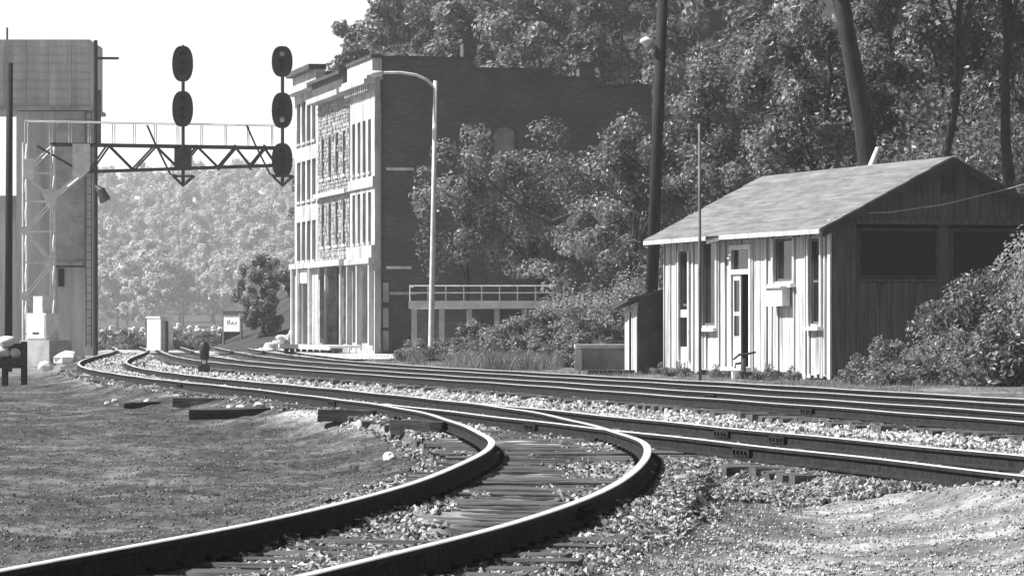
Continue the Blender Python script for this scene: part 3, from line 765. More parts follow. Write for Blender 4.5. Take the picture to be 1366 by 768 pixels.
while x < HL - 0.02:
    ww = r.choice((0.2, 0.24, 0.27)); x1 = min(x + ww, HL); mid = (x + x1) / 2
    edges = [x, x1]
    for o in fr_ops:
        for e in (o[0], o[1]):
            if x + 0.03 < e < x1 - 0.03: edges.append(e)
    edges.sort(); th = r.uniform(0.0, 0.022); zb = r.uniform(-0.12, 0.05)
    for a, b in zip(edges[:-1], edges[1:]):
        m2 = (a + b) / 2
        for (c, d) in cut_runs(zb, HH, [(o[2], o[3]) for o in fr_ops if o[0] - .01 < m2 < o[1] + .01]):
            MB().box(a + 0.007, b - 0.007, -0.028, 0.004 + th, c, d).build('board', M['board'], hut)
    if r.random() < 0.4:
        for (c, d) in cut_runs(max(zb, 0) + 0.02, HH - 0.02, [(o[2] - 0.1, o[3]) for o in fr_ops if o[0] - .05 < x < o[1] + .05]):
            if x > 0.15: MB().box(x - 0.025, x + 0.025, 0.028, 0.052, c, d).build('batten', M['board'], hut)
    x = x1
MB().box(-0.035, 0.13, 0.03, 0.075, -0.1, HH).build('corner_board', M['white_paint'], hut)
def hut_window(o, mull, sill=True):
    wn = add_window(hut, o[0], o[1], o[2], o[3], M['board_grey'], M['glass'], 0.05, mull, None, 0.06)
    for a, b in ((o[0] - 0.1, o[0] - 0.005), (o[1] + 0.005, o[1] + 0.1)): MB().box(a, b, 0.03, 0.07, o[2] - 0.05, o[3]).build('casing', M['white_paint'], wn)
    if sill: MB().box(o[0] - 0.13, o[1] + 0.13, 0.02, 0.16, o[2] - 0.15, o[2] - 0.06).build('sill', M['white_paint'], wn)
    return wn
hut_window(wA, True); hut_window(wB, False); hut_window(wC, False); wd = hut_window(wD, True, False)
MB().box(wD[0] + .05, wD[1] - .05, -0.04, 0.02, wD[2] + 1.05, wD[2] + 1.25).box(wD[0] + .05, wD[1] - .05, -0.045, 0.015, wD[2] + 0.0, wD[2] + 0.3).build('boarding', M['board'], wd)
# open doorway with transom and half-open leaf
dz = dR[2]
df = MB().box(dR[0] - 0.12, dR[0], 0.03, 0.07, dz, dR[3]).box(dR[1], dR[1] + 0.12, 0.03, 0.07, dz, dR[3]).box(dR[0] - 0.12, dR[1] + 0.12, 0.03, 0.072, dR[3] + .002, dR[3] + 0.12).build('door_frame', M['white_paint'], hut)
tz = fz(363, ft(990)); MB().box(dR[0], dR[1], -0.06, 0.05, tz - 0.05, tz + 0.07).build('transom_bar', M['white_paint'], df)
MB().box(dR[0] + .03, dR[1] - .03, -0.05, -0.035, tz + 0.075, dR[3]).build('pane', M['glass'], df)
lw = (dR[1] - dR[0]) * 0.45
lf = MB().box(dR[1] - lw, dR[1] - lw + 0.1, -0.03, 0.01, dz, tz - 0.06).box(dR[1] - 0.1, dR[1], -0.03, 0.01, dz, tz - 0.06).box(dR[1] - lw + .1, dR[1] - 0.1, -0.03, 0.01, dz, dz + 0.75).box(dR[1] - lw + .1, dR[1] - 0.1, -0.03, 0.01, tz - 0.2, tz - 0.06).box(dR[1] - lw + .1, dR[1] - 0.1, -0.03, 0.01, dz + 1.25, dz + 1.35).build('door', M['board'], hut)
MB().box(dR[1] - lw + .1, dR[1] - 0.1, -0.02, -0.01, dz + 0.75, tz - 0.2).build('pane', M['glass'], lf)
MB().box(dR[0] - 0.15, dR[1] + 0.15, 0.0, 0.3, dz - 0.12, dz - 0.005).build('threshold', M['pale_concrete'], hut)
# flank facing the camera (in shade): boards, big dark window, gable
z_pl = fz(300, 0.0); z_s = fz(372, 0.0)
def gy(px):                                  # photo column -> depth along the gable wall (local -y)
    r = (px - 683.0) / FPX; return (HX0 - r * HY0) / (r * sa - ca)
rise = 1.46; OVH = 0.42
def roof_z(yl): return HH + rise * (1 - abs(yl + HW / 2) / (HW / 2))
g_ops = [(-gy(1252), -gy(1142)), (-gy(1390), -gy(1266))]
g_ops = [(min(a, b), max(a, b)) for a, b in g_ops]
y = 0.0
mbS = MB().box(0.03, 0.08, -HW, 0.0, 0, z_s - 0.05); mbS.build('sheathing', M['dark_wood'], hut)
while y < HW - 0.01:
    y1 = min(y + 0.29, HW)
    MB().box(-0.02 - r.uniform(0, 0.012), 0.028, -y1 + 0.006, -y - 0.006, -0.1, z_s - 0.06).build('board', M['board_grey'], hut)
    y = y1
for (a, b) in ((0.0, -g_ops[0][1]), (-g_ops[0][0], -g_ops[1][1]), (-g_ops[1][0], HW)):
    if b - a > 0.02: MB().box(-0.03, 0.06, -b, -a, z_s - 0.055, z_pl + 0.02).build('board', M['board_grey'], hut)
for (a, b) in g_ops:
    add = MB(); add.box(-0.05, 0.02, a, a + 0.09, z_s, z_pl - 0.06).box(-0.05, 0.02, b - 0.09, b, z_s, z_pl - 0.06).box(-0.05, 0.02, a + 0.09, b - 0.09, z_s, z_s + 0.08).box(-0.05, 0.02, a + 0.09, b - 0.09, z_pl - 0.14, z_pl - 0.06)
    wn = add.build('window', M['dark_wood'], hut); MB().box(-0.01, 0.0, a + 0.09, b - 0.09, z_s + .08, z_pl - 0.14).build('pane', M['glass'], wn)
    MB().box(-0.1, 0.02, a - 0.05, b + 0.05, z_s - 0.05, z_s - 0.003).build('sill', M['board_grey'], wn)
MB().box(-0.16, 0.0, -HW, 0.0, z_pl + 0.023, z_pl + 0.14).build('beam', M['board_grey'], hut)
y = 0.0
while y < HW - 0.01:
    y1 = min(y + 0.33, HW); zz0 = z_pl + 0.143
    za, zb = roof_z(-y) - 0.02, roof_z(-y1) - 0.02
    if max(za, zb) > zz0 + 0.05:
        za, zb = max(za, zz0 + .01), max(zb, zz0 + .01)
        MB().hexa([(-0.12, -y - .005, zz0), (-0.12, -y1 + .005, zz0), (-0.09, -y1 + .005, zz0), (-0.09, -y - .005, zz0)], [(-0.12, -y - .005, za), (-0.12, -y1 + .005, zb), (-0.09, -y1 + .005, zb), (-0.09, -y - .005, za)]).build('gable_board', M['board_grey'], hut)
    y = y1
MB().box(-0.16, -0.122, -HW / 2 - 0.22, -HW / 2 + 0.16, HH + 0.62, HH + 1.0).build('vent', M['dark_wood'], hut)
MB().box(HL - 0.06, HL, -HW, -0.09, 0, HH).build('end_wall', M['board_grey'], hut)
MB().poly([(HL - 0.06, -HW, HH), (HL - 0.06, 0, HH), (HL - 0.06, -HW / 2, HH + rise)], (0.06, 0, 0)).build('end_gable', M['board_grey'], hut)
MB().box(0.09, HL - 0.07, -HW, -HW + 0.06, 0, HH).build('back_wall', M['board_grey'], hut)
MB().box(0.09, HL - 0.07, -HW + .07, -0.09, -0.05, 0.02).build('floor', M['dark_wood'], hut)
# roof: lapped strips of roll roofing on both slopes
rf = MB(); k = rise / (HW / 2); ye = OVH; ze = HH - k * OVH
for s in (1, -1):
    e = (ye, ze) if s > 0 else (-HW - OVH, ze)
    rf.hexa([(-0.42, e[0], e[1] - 0.06), (HL + 0.3, e[0], e[1] - 0.06), (HL + 0.3, -HW / 2, HH + rise - 0.06), (-0.42, -HW / 2, HH + rise - 0.06)],
            [(-0.42, e[0], e[1]), (HL + 0.3, e[0], e[1]), (HL + 0.3, -HW / 2, HH + rise), (-0.42, -HW / 2, HH + rise)])
roof = rf.build('roof', M['dark_wood'], hut)
for s in (1, -1):
    for c in range(6):
        a, b = c / 6, (c + 1) / 6 + 0.012
        x_cut = [-0.44, r.uniform(2.5, 5.5), r.uniform(7, 10), HL + 0.32]
        for xa, xb in zip(x_cut[:-1], x_cut[1:]):
            def pt(xx, t, lift):
                yy = (ye + 0.03) * (1 - t) + (-HW / 2) * t; 
                if s < 0: yy = -HW - yy
                return (xx, yy, (ze - 0.017) * (1 - t) + (HH + rise) * t + lift)
            b_ = min(b, 1.0); j = [r.uniform(0, 0.014) for _ in range(4)]
            MB().hexa([pt(xa, a, .006), pt(xb + .03, a, .006), pt(xb + .03, b_, .006), pt(xa, b_, .006)], [pt(xa, a, .028 + j[0]), pt(xb + .03, a, .028 + j[1]), pt(xb + .03, b_, .012 + j[2] * .4), pt(xa, b_, .012 + j[3] * .4)]).build('roofing_strip', M['roofing'], roof)
for (a, b, sag) in ((-0.45, ft(984), 0.0), (ft(966), HL + 0.3, -0.02)):
    MB().hexa([(a, ye + .035, ze - 0.11), (b, ye + .035, ze - 0.11 + sag), (b, ye + 0.07, ze - 0.11 + sag), (a, ye + 0.07, ze - 0.11)], [(a, ye + .035, ze + 0.0), (b, ye + .035, ze + 0.0 + sag), (b, ye + 0.07, ze + 0.0 + sag), (a, ye + 0.07, ze + 0.0)]).build('fascia', M['board'], roof)
MB().hexa([(ft(984) + .02, ye + .0, ze - 0.14), (ft(966) - .02, ye, ze - 0.2), (ft(966) - .02, ye + 0.06, ze - 0.2), (ft(984) + .02, ye + .06, ze - 0.14)], [(ft(984) + .02, ye, ze - 0.05), (ft(966) - .02, ye, ze - 0.11), (ft(966) - .02, ye + 0.06, ze - 0.11), (ft(984) + .02, ye + .06, ze - 0.05)]).build('fascia', M['board_grey'], roof)
for s in (1, -1):
    e = ye if s > 0 else -HW - ye
    MB().hexa([(-0.49, e, ze - 0.2), (-0.445, e, ze - 0.2), (-0.445, -HW / 2, HH + rise - 0.2), (-0.49, -HW / 2, HH + rise - 0.2)], [(-0.49, e, ze), (-0.445, e, ze), (-0.445, -HW / 2, HH + rise), (-0.49, -HW / 2, HH + rise)]).build('rake_board', M['dark_wood'], roof)
for i in range(14):
    xx = 0.3 + i * (HL - 0.6) / 13
    MB().hexa([(xx, ye - 0.02, ze - 0.15), (xx + .06, ye - 0.02, ze - 0.15), (xx + .06, -0.1, HH - 0.08), (xx, -0.1, HH - 0.08)], [(xx, ye - 0.02, ze - 0.063), (xx + .06, ye - 0.02, ze - 0.063), (xx + .06, -0.1, HH + 0.0 - .01), (xx, -0.1, HH - .01)]).build('rafter_end', M['dark_wood'], roof)

# white box under the small window, bicycle-like trolley and clutter at the foot of the front
bx = fop(1036, 1057, 384, 408); nb = empty('notice_box', hut.matrix_world @ Vector((0, 0, 0)) if False else (HX0, HY0, HZ0), math.pi / 2 + ALPHA)
tag(nb, 'square white box mounted under the small upper window of the hut', 'box')
MB().box(bx[0], bx[1], 0.056, 0.26, bx[2], bx[3]).build('case', M['white_paint'], nb)
MB().box(bx[0] - .04, bx[1] + .04, 0.055, 0.32, bx[3] + .002, bx[3] + 0.05).build('lid', M['white_paint'], nb)

def hutpt(t, out, z=0.0): return Vector((HX0 - sa * t - ca * out, HY0 + ca * t - sa * out, HZ0 + z))
ho = empty('hand_pump', hutpt(ft(1031), 0.75, -0.15)); tag(ho, 'small dark hand pump standing against the hut front right of the door', 'pump')
MB().tube([(0, 0, 0), (0, 0, 0.1), (0, 0, 0.12), (0, 0, 0.52)], [0.13, 0.13, 0.07, 0.06], 10).build('barrel', M['dark_steel'], ho, True)
MB().tube([(-0.24, 0, 0.48), (-0.1, 0, 0.6), (0.1, 0, 0.62), (0.3, 0, 0.66)], [0.025, 0.035, 0.035, 0.025], 6).build('handle', M['dark_steel'], ho)
MB().tube([(-0.04, 0, 0.4), (-0.18, 0, 0.38), (-0.2, 0, 0.28)], 0.035, 6).build('spout', M['dark_steel'], ho)
MB().tube([(-0.19, -0.02, 0.0), (-0.2, -0.02, 0.2)], [0.09, 0.1], 10).build('bucket', M['white_paint'], ho)
for (px_, out, ln, lab) in ((1078, 0.7, 0.9, 'dark timber lying at the hut foot under the tall right window'), (1052, 0.8, 0.8, 'dark timber lying at the hut foot right of the hand pump'), (1008, 0.7, 0.7, 'dark timber lying beside the hut doorstep')):
    p = hutpt(ft(px_), out, -0.12); o = MB().hexa([(-ln / 2, -.09, 0), (ln / 2, -.1, 0.01), (ln / 2, .1, 0), (-ln / 2, .09, 0)], [(-ln / 2, -.08, .17), (ln / 2, -.09, .18), (ln / 2, .09, .17), (-ln / 2, .08, .16)]).build('timber', M['old_timber'], None, loc=p)
    o.rotation_euler = (0, 0, rnd.uniform(-0.3, 0.5)); tag(o, lab, 'timber')

# small lean-to privy at the far end of the hut
pv = empty('lean_to_shed', hutpt(12.9, 0.6), math.pi / 2 + ALPHA); pv.scale = (0.58, 1, 1); tag(pv, 'tiny white lean-to shed with slanting dark roof at the far end of the hut', 'shed')
for i in range(6):
    if i in (2, 3): continue
    MB().box(0.02 + i * 0.3, 0.3 + i * 0.3, -0.03, 0.0, -0.1, 1.75 - 0.03 * i).build('board', M['board'], pv)
MB().box(0.62, 1.22, -0.03, 0.0, 1.5, 1.66).build('header', M['board'], pv)
MB().box(0.62, 0.74, -0.025, 0.012, -0.1, 1.5).box(1.12, 1.22, -0.025, 0.012, -0.1, 1.5).build('door_frame', M['white_paint'], pv)
MB().box(0.75, 1.11, -0.1, -0.06, -0.1, 1.5).build('door', M['dark_wood'], pv)
MB().box(-0.02, 0.018, -1.2, -0.035, -0.1, 1.9).build('side_wall', M['dark_wood'], pv); MB().box(1.8, 1.84, -1.2, -0.035, -0.1, 1.6).build('side_wall', M['board_grey'], pv)
MB().hexa([(-0.3, -1.4, 2.2), (2.1, -1.4, 2.0), (2.1, 0.3, 1.55), (-0.3, 0.3, 1.78)], [(-0.3, -1.4, 2.28), (2.1, -1.4, 2.08), (2.1, 0.3, 1.63), (-0.3, 0.3, 1.86)]).build('roof', M['dark_wood'], pv)
p = hutpt(12.3, 1.6, -0.2)
o = MB().box(-0.5, 0.7, -0.4, 0.4, 0.0, 0.2).build('step_slab', M['old_timber'], None, loc=p); tag(o, 'dark low slab step in front of the tiny lean-to shed', 'step')

# ------------------------------------------------------------------ poles
def pole(name, base, top, r0, r1, mat, label, cat='pole'):
    t = empty(name, base); d = Vector(top) - Vector(base)
    MB().tube([(0, 0, -0.4), d * 0.5, d], [r0, (r0 + r1) / 2, r1], 10).build('shaft', mat, t, True); tag(t, label, cat); return t
up = pole('utility_pole', (xat(865, 116), 116, 0.1), (xat(886.5, 116), 116, zat(-70, 116)), 0.19, 0.15, M['pole'], 'tall dark utility pole leaning slightly behind the left end of the hut', 'utility pole')
q = at(862, 57, 116) - up.location; pc = at(881.5, 50, 116) - up.location
MB().tube([pc, pc + (q - pc) * 0.5 + Vector((0, 0, 0.08)), q + Vector((0, 0, 0.12))], 0.02, 6).build('bracket', M['dark_steel'], up)
MB().tube([q + Vector((0, 0, 0.16)), q + Vector((0, 0, 0.1)), q + Vector((0, 0, 0.02)), q + Vector((0, 0, -0.05)), q + Vector((0, 0, -0.12))], [0.04, 0.15, 0.2, 0.1, 0.06], 10).build('lamp_shade', M['white_paint'], up, True)
pole('thin_mast', (xat(934, 92), 92, 0.1), (xat(933, 92), 92, zat(165, 92)), 0.038, 0.03, M['roofing'], 'thin grey mast standing in front of the hut roof', 'mast')
pole('utility_pole', (xat(11, 140), 140, 0), (xat(13, 140), 140, zat(84, 140)), 0.14, 0.11, M['pole'], 'bare dark pole at the far left in front of the coaling tower', 'utility pole')

lamp = empty('street_lamp', (xat(575, 148), 148, 0.1)); tag(lamp, 'tall pale street lamp with long curved arm in front of the brick flank', 'street lamp')
lx = xat(581, 148) - lamp.location.x; lz = zat(108, 148) - 0.1
MB().tube([(0, 0, 0), (0, 0, 0.5), (lx * 0.5, 0, lz * 0.5), (lx, 0, lz)], [0.14, 0.11, 0.095, 0.075], 10).build('shaft', M['galv'], lamp, True)
ap = [Vector((xat(px_, 148) - lamp.location.x, 0, zat(py, 148) - 0.1)) for px_, py in ((581, 118), (570, 107), (555, 100), (535, 97), (515, 97), (503, 98))]
MB().tube(ap, [0.05] * 5 + [0.045], 8).build('arm', M['galv'], lamp, True)
MB().tube([ap[-1] + Vector((0.25, 0, 0.02)), ap[-1] + Vector((0.1, 0, 0.0)), ap[-1] + Vector((-0.15, 0, -0.02)), ap[-1] + Vector((-0.3, 0, -0.02))], [0.05, 0.1, 0.12, 0.04], 10).build('lamp_head', M['galv'], lamp, True)

# ------------------------------------------------------------------ railed concrete deck and block
dk = empty('loading_deck', (xat(545, 152), 152, 0.0)); tag(dk, 'raised concrete deck with pipe railing among the bushes behind the street lamp', 'deck')
DW = xat(740, 152) - xat(545, 152); dzt = zat(401, 152)
MB().box(0, DW, 0, 9, dzt - 0.28, dzt).build('slab', M['pale_concrete'], dk)
for i in range(6): 
    x = 0.1 + i * (DW - 0.3) / 5
    MB().box(x, x + 0.2, 0.15, 0.4, -0.3, dzt - 0.283).build('pier', M['concrete'], dk)
MB().box(0.1, DW, 5.0, 5.3, -0.3, dzt - 0.283).build('back_wall', M['brick'], dk)  # dark brick colour stands in for the shade under the deck
for i in range(9):
    x = 0.05 + i * (DW - 0.1) / 8; MB().tube([(x, 0.12, dzt), (x, 0.12, dzt + 0.55)], 0.025, 6).build('railing_post', M['galv'], dk)
for z in (0.3, 0.55): MB().tube([(0.02, 0.12, dzt + z), (DW, 0.12, dzt + z)], 0.028, 6).build('railing_pipe', M['galv'], dk)
MB().tube([(0.05, 0.12, dzt + 0.55), (0.05, 4, dzt + 0.55)], 0.028, 6).build('railing_pipe', M['galv'], dk)

cb = empty('concrete_block', (xat(770, 117), 117, 0.0)); tag(cb, 'low concrete block with bright top beside the track left of the hut', 'concrete block')
MB().box(0, 1.9, 0, 1.6, -0.2, 0.72).build('body', M['concrete'], cb); MB().box(-0.06, 1.95, -0.06, 1.65, 0.723, 0.83).build('cap', M['pale_concrete'], cb)
MB().hexa([(-0.1, -0.12, -0.1), (0.14, -0.12, -0.1), (0.14, -.003, -.1), (-0.1, -.003, -.1)], [(-0.05, -0.1, 0.7), (0.12, -0.1, 0.7), (0.12, -0.003, .7), (-.05, -.003, .7)]).build('buttress', M['pale_concrete'], cb)

# ------------------------------------------------------------------ signal bridge
SY = 165.0
sb = empty('signal_bridge', (xat(49, SY), SY, 0.0)); tag(sb, 'pale lattice mast carrying a cantilever signal gantry out over the tracks', 'signal bridge')
def sp(px_, py, dy=0.0): p = at(px_, py, SY); return Vector((p.x - sb.location.x, dy, p.z))
for (px_, dy) in ((31, 0.0), (68, 0.0), (31, 1.2), (68, 1.2)):
    MB().tube([sp(px_, 480, dy), sp(px_, 190, dy)], 0.06, 6).build('leg', M['galv'], sb)
yy = [445, 395, 350, 308, 268, 230, 195]
for dy in (0.0, 1.2):
    for i in range(len(yy) - 1):
        a, b = (31, 68) if i % 2 else (68, 31)
        MB().bar(sp(a, yy[i], dy), sp(b, yy[i + 1], dy), 0.035).build('diagonal', M['galv'], sb); MB().bar(sp(31, yy[i], dy), sp(68, yy[i], dy), 0.03).build('strut', M['galv'], sb)
for i in range(len(yy) - 1):
    for px_ in (31, 68): MB().bar(sp(px_, yy[i], 0), sp(px_, yy[i + 1], 1.2), 0.03).build('diagonal', M['galv'], sb)
for px_, py in ((33, 308), (66, 353), (33, 395), (66, 262)): MB().box(-0.16, 0.16, -0.04, -0.02, -0.16, 0.16).build('gusset', M['galv'], sb, loc=sp(px_, py, -0.06))
xt, xb = [], []
for dy in (0.0, 1.0):
    MB().tube([sp(66, 192, dy), sp(370, 197, dy)], 0.065, 6).build('top_chord', M['dark_steel'], sb)
    MB().tube([sp(105, 229, dy), sp(370, 220, dy)], 0.055, 6).build('bottom_chord', M['dark_steel'], sb)
    pts = [(118, 229), (143, 193), (176, 226), (206, 194), (238, 225), (262, 195), (290, 223), (313, 196), (333, 221), (352, 197), (368, 220)]
    for a, b in zip(pts[:-1], pts[1:]): MB().bar(sp(*a, dy), sp(*b, dy), 0.045).build('web_member', M['dark_steel'], sb)
for px_ in (143, 206, 262, 313, 352): MB().bar(sp(px_, 194, 0), sp(px_, 194, 1.0), 0.04).build('cross_member', M['dark_steel'], sb)
for px_ in (176, 238, 290, 333): MB().bar(sp(px_, 225, 0), sp(px_, 225, 1.0), 0.04).build('cross_member', M['dark_steel'], sb)
MB().bar(sp(62, 268, 0), sp(112, 228, 0), 0.06).build('knee_brace', M['galv'], sb); MB().bar(sp(62, 268, 1.2), sp(112, 228, 1.0), 0.06).build('knee_brace', M['galv'], sb)
MB().poly([sp(55, 252, -0.07), sp(80, 252, -0.07), sp(72, 276, -0.07), sp(62, 276, -0.07)], (0, 0.03, 0)).build('gusset', M['galv'], sb)
MB().poly([sp(97, 192, -0.09), sp(120, 192, -0.09), sp(120, 228, -0.09), (sp(108, 236, -0.09)), sp(97, 236, -0.09)], (0, 0.03, 0)).build('gusset', M['galv'], sb)
MB().bar(sp(50, 195, 0), sp(100, 224, 0), 0.05).build('web_member', M['dark_steel'], sb)
for dy in (0.0, 1.0):
    MB().tube([sp(33, 161, dy), sp(368, 167, dy)], 0.022, 6).build('handrail', M['galv'], sb)
    for px_ in (33, 66, 92, 118, 150, 178, 206, 236, 268, 300, 330, 362): MB().bar(sp(px_, 194, dy), sp(px_, 162 + (px_ - 33) * 0.018, dy), 0.02).build('railing_post', M['galv'], sb)
for i in range(22):
    px_ = 70 + i * 13.5; a = sp(px_, 192.5 + i * 0.23, 0.05)
    MB().box(a.x, a.x + 0.36, 0.06, 0.94, a.z + 0.02, a.z + 0.05).build('walkway_grating', M['dark_steel'], sb)
cab = MB().box(-0.22, 0.2, -0.55, -0.12, -0.4, 0.4).build('junction_box', M['white_paint'], sb, loc=sp(40, 226, 0)); MB().box(-0.18, 0.16, -0.57, -0.553, -0.35, 0.35).build('door', M['white_paint'], cab)

def signal_head(root, px_, py, w2, h2):
    c = at(px_, py, SY) - Vector(root.location); c.y = -0.25; n = 24
    prof = []
    for i in range(n):
        a = 2 * math.pi * i / n; ca_, sa_ = math.cos(a), math.sin(a)
        prof.append((w2 * math.copysign(abs(ca_) ** 0.75, ca_), h2 * math.copysign(abs(sa_) ** 0.9, sa_)))
    mb = MB(); mb.poly([(c.x + x, c.y, c.z + z) for x, z in prof], (0, 0.05, 0))
    hd = mb.build('signal_head', M['signal_black'], root)
    MB().box(c.x - 0.22, c.x + 0.22, c.y + 0.053, c.y + 0.4, c.z - 0.45, c.z + 0.45).build('housing', M['signal_black'], hd)
    for k_ in (-1, 0, 1):
        z = c.z + k_ * h2 * 0.5
        v = MB(); m = 10
        for i in range(m):
            a0, a1 = math.pi * (-0.1 + 1.2 * i / m), math.pi * (-0.1 + 1.2 * (i + 1) / m)
            P0 = [(c.x + 0.13 * math.cos(a), z + 0.13 * math.sin(a)) for a in (a0, a1)]
            v.add([(P0[0][0], c.y - 0.003, P0[0][1]), (P0[1][0], c.y - 0.003, P0[1][1]), (P0[1][0], c.y - 0.26, P0[1][1]), (P0[0][0], c.y - 0.26, P0[0][1])], [(0, 1, 2, 3)])
        v.build('visor', M['signal_black'], hd)
        L = MB(); L.tube([(c.x, c.y - 0.003, z), (c.x, c.y - 0.03, z)], [0.11, 0.08], 12); L.build('lens', M['lens'] if (k_ == 1 and px_ > 300 and py < 100) or (k_ == -1 and px_ > 300 and 100 < py < 180) else M['glass'], hd)
def signal(px_, heads, ptop, pbot, label):
    b = at(px_, pbot, SY); t = empty('signal', (b.x, SY - 0.1, b.z)); tag(t, label, 'railway signal')
    def q(px2, py, dy=0.0): p = at(px2, py, SY); return Vector((p.x - b.x, dy, p.z - b.z))
    MB().tube([q(px_, pbot), q(px_, ptop)], 0.07, 8).build('post', M['signal_black'], t)
    MB().tube([q(px_, ptop), q(px_, ptop - 4)], [0.09, 0.02], 8).build('finial', M['signal_black'], t)
    for (py, w2, h2) in heads: signal_head(t, px_, py, w2, h2)
    cg = MB()
    cg.bar(q(px_ - 13, pbot - 13, -0.4), q(px_ + 14, pbot - 13, -0.4), 0.04).bar(q(px_ - 13, pbot - 13, -0.4), q(px_, pbot, 0), 0.045).bar(q(px_ + 14, pbot - 13, -0.4), q(px_, pbot, 0), 0.045)
    cg.bar(q(px_ - 13, pbot - 13, 0.4), q(px_ + 14, pbot - 13, 0.4), 0.04).bar(q(px_ - 13, pbot - 13, 0.4), q(px_, pbot, 0), 0.045).bar(q(px_ + 14, pbot - 13, 0.4), q(px_, pbot, 0), 0.045)
    cg.build('maintainer_cage', M['dark_steel'], t)
    for dy in (-0.45, -0.15):
        MB().tube([q(px_ - 47, 168, dy), q(px_ - 36, 193, dy), q(px_ - 16, pbot - 15, dy), q(px_ - 8, pbot - 13, dy)], 0.035, 6).build('ladder_rail', M['dark_steel'], t)
    return t
s1 = signal(244.5, ((86, 0.42, 0.72), (146, 0.42, 0.72)), 64, 248, 'two-headed black oval signal on the middle of the gantry')
MB().box(-0.33, 0.33, -0.3, 0.2, 0.62, 1.5).build('relay_case', M['dark_steel'], s1)
signal(377, ((83, 0.42, 0.62), (148, 0.42, 0.72), (214, 0.42, 0.68)), 66, 248, 'three-headed black oval signal at the right end of the gantry')

# cabinets and clutter round the foot of the mast
c1 = empty('relay_cabinet', (xat(49, 158), 158, 0.1), math.radians(-40)); tag(c1, 'white equipment cabinet at the foot of the lattice mast', 'cabinet')
MB().box(-0.55, 0.5, 0, 0.7, 0.75, 1.75).build('case', M['white_paint'], c1); MB().box(-0.5, 0.45, -0.025, -0.003, 0.8, 1.7).build('door', M['white_paint'], c1); MB().box(-0.3, 0.2, 0.1, 0.6, 1.753, 2.4).build('upper_case', M['white_paint'], c1)
MB().box(-0.2, 0.16, -0.04, -0.027, 0.95, 1.02).build('vent', M['dark_steel'], c1)
MB().box(-0.7, 0.9, -0.2, 1.0, -0.3, 0.72).build('footing', M['concrete'], c1)
rk = empty('timber_rack', (xat(18, 108), 108, -0.2)); tag(rk, 'dark timber rack holding pale sacks at the left edge of the field', 'rack')
for x, h in ((-0.25, 0.75), (0.25, 1.15)):
    for y in (0, 0.5): MB().box(x - .05, x + .05, y - .05, y + .05, -0.2, h).build('leg', M['old_timber'], rk)
MB().box(-0.6, 0.2, -0.06, 0.56, 0.45, 0.7).build('shelf', M['old_timber'], rk); MB().box(-0.6, 0.2, 0.453, 0.55, 0.703, 1.1).build('back', M['old_timber'], rk)
def rock_mesh(mb, c, s, r, sub=1):
    n1, n2 = 7, 5; b = len(mb.v)
    for i in range(n2 + 1):
        for j in range(n1):
            a = 2 * math.pi * j / n1; e = -math.pi / 2 + math.pi * i / n2; k_ = r.uniform(0.78, 1.12) if 0 < i < n2 else 1
            mb.v.append((c[0] + s[0] * k_ * math.cos(a) * math.cos(e), c[1] + s[1] * k_ * math.sin(a) * math.cos(e), c[2] + s[2] * k_ * math.sin(e)))
    for i in range(n2):
        for j in range(n1): mb.f.append((b + i*n1 + j, b + i*n1 + (j+1) % n1, b + (i+1)*n1 + (j+1) % n1, b + (i+1)*n1 + j))
    return mb
for i, (x, z, sx, sz) in enumerate(((-0.35, 0.86, 0.3, 0.17), (-0.2, 1.15, 0.26, 0.15), (0.02, 0.84, 0.16, 0.14))):
    o = rock_mesh(MB(), (0, 0, 0), (sx, 0.22, sz), random.Random(60 + i)).build('sack', M['white_paint'], None, True, (rk.location.x + x, 108.15 , rk.location.z + z))
    tag(o, ('lower left pale sack on the dark timber rack', 'topmost pale sack on the dark timber rack', 'small right-hand pale sack on the dark timber rack')[i], 'sack')
# white rocks
def rocks(lst):
    for i, (px_, py, Y0, s, mt, lab, n) in enumerate(lst):
        r = random.Random(200 + i); x = xat(px_, Y0); z = float(ground_h(np.array(x), np.array(Y0))); mb = MB()
        for k_ in range(n): rock_mesh(mb, (0, 0, 0), (s * r.uniform(.8, 1.2), s * r.uniform(.7, 1), s * r.uniform(.45, .75)), r)
        tag(mb.build('rock', M[mt], None, False, (x, Y0, z + s * 0.3)), lab, 'rock')
rocks([(322, 541, 68.6, 0.17, 'rock_white', 'largest white rock on the old timbers left of the siding', 1), (345, 540, 69.2, 0.13, 'rock_white', 'white rock right of the largest one on the old timbers', 1), (308, 536, 71, 0.08, 'rock_white', 'small white rock left of the largest one by the old timbers', 1),
       (520, 589, 46.5, 0.11, 'rock_white', 'flat white rock lying inside the bend of the siding', 1), (153, 518, 84, 0.08, 'rock_white', 'small white stone by the far left embankment, upper of two', 1), (143, 524, 82, 0.07, 'rock_white', 'small white stone by the far left embankment, lower of two', 1),
       (196, 526, 80, 0.10, 'rock_white', 'white stone below the middle of the far embankment', 1), (88, 474, 150, 0.5, 'rock_white', 'large pale boulder at the foot of the coaling tower', 1), (103, 472, 158, 0.42, 'rock_white', 'smaller pale boulder beside the large one near the tower', 1),
       (60, 492, 130, 0.3, 'rock_white', 'pale boulder lying on the bright gravel by the mast', 1), (668, 588, 42.0, 0.07, 'rock_white', 'small white stone just right of the inner rail bend', 1), (908, 652, 34.5, 0.09, 'rock_grey', 'grey stone at the edge of the coarse ballast', 1)])
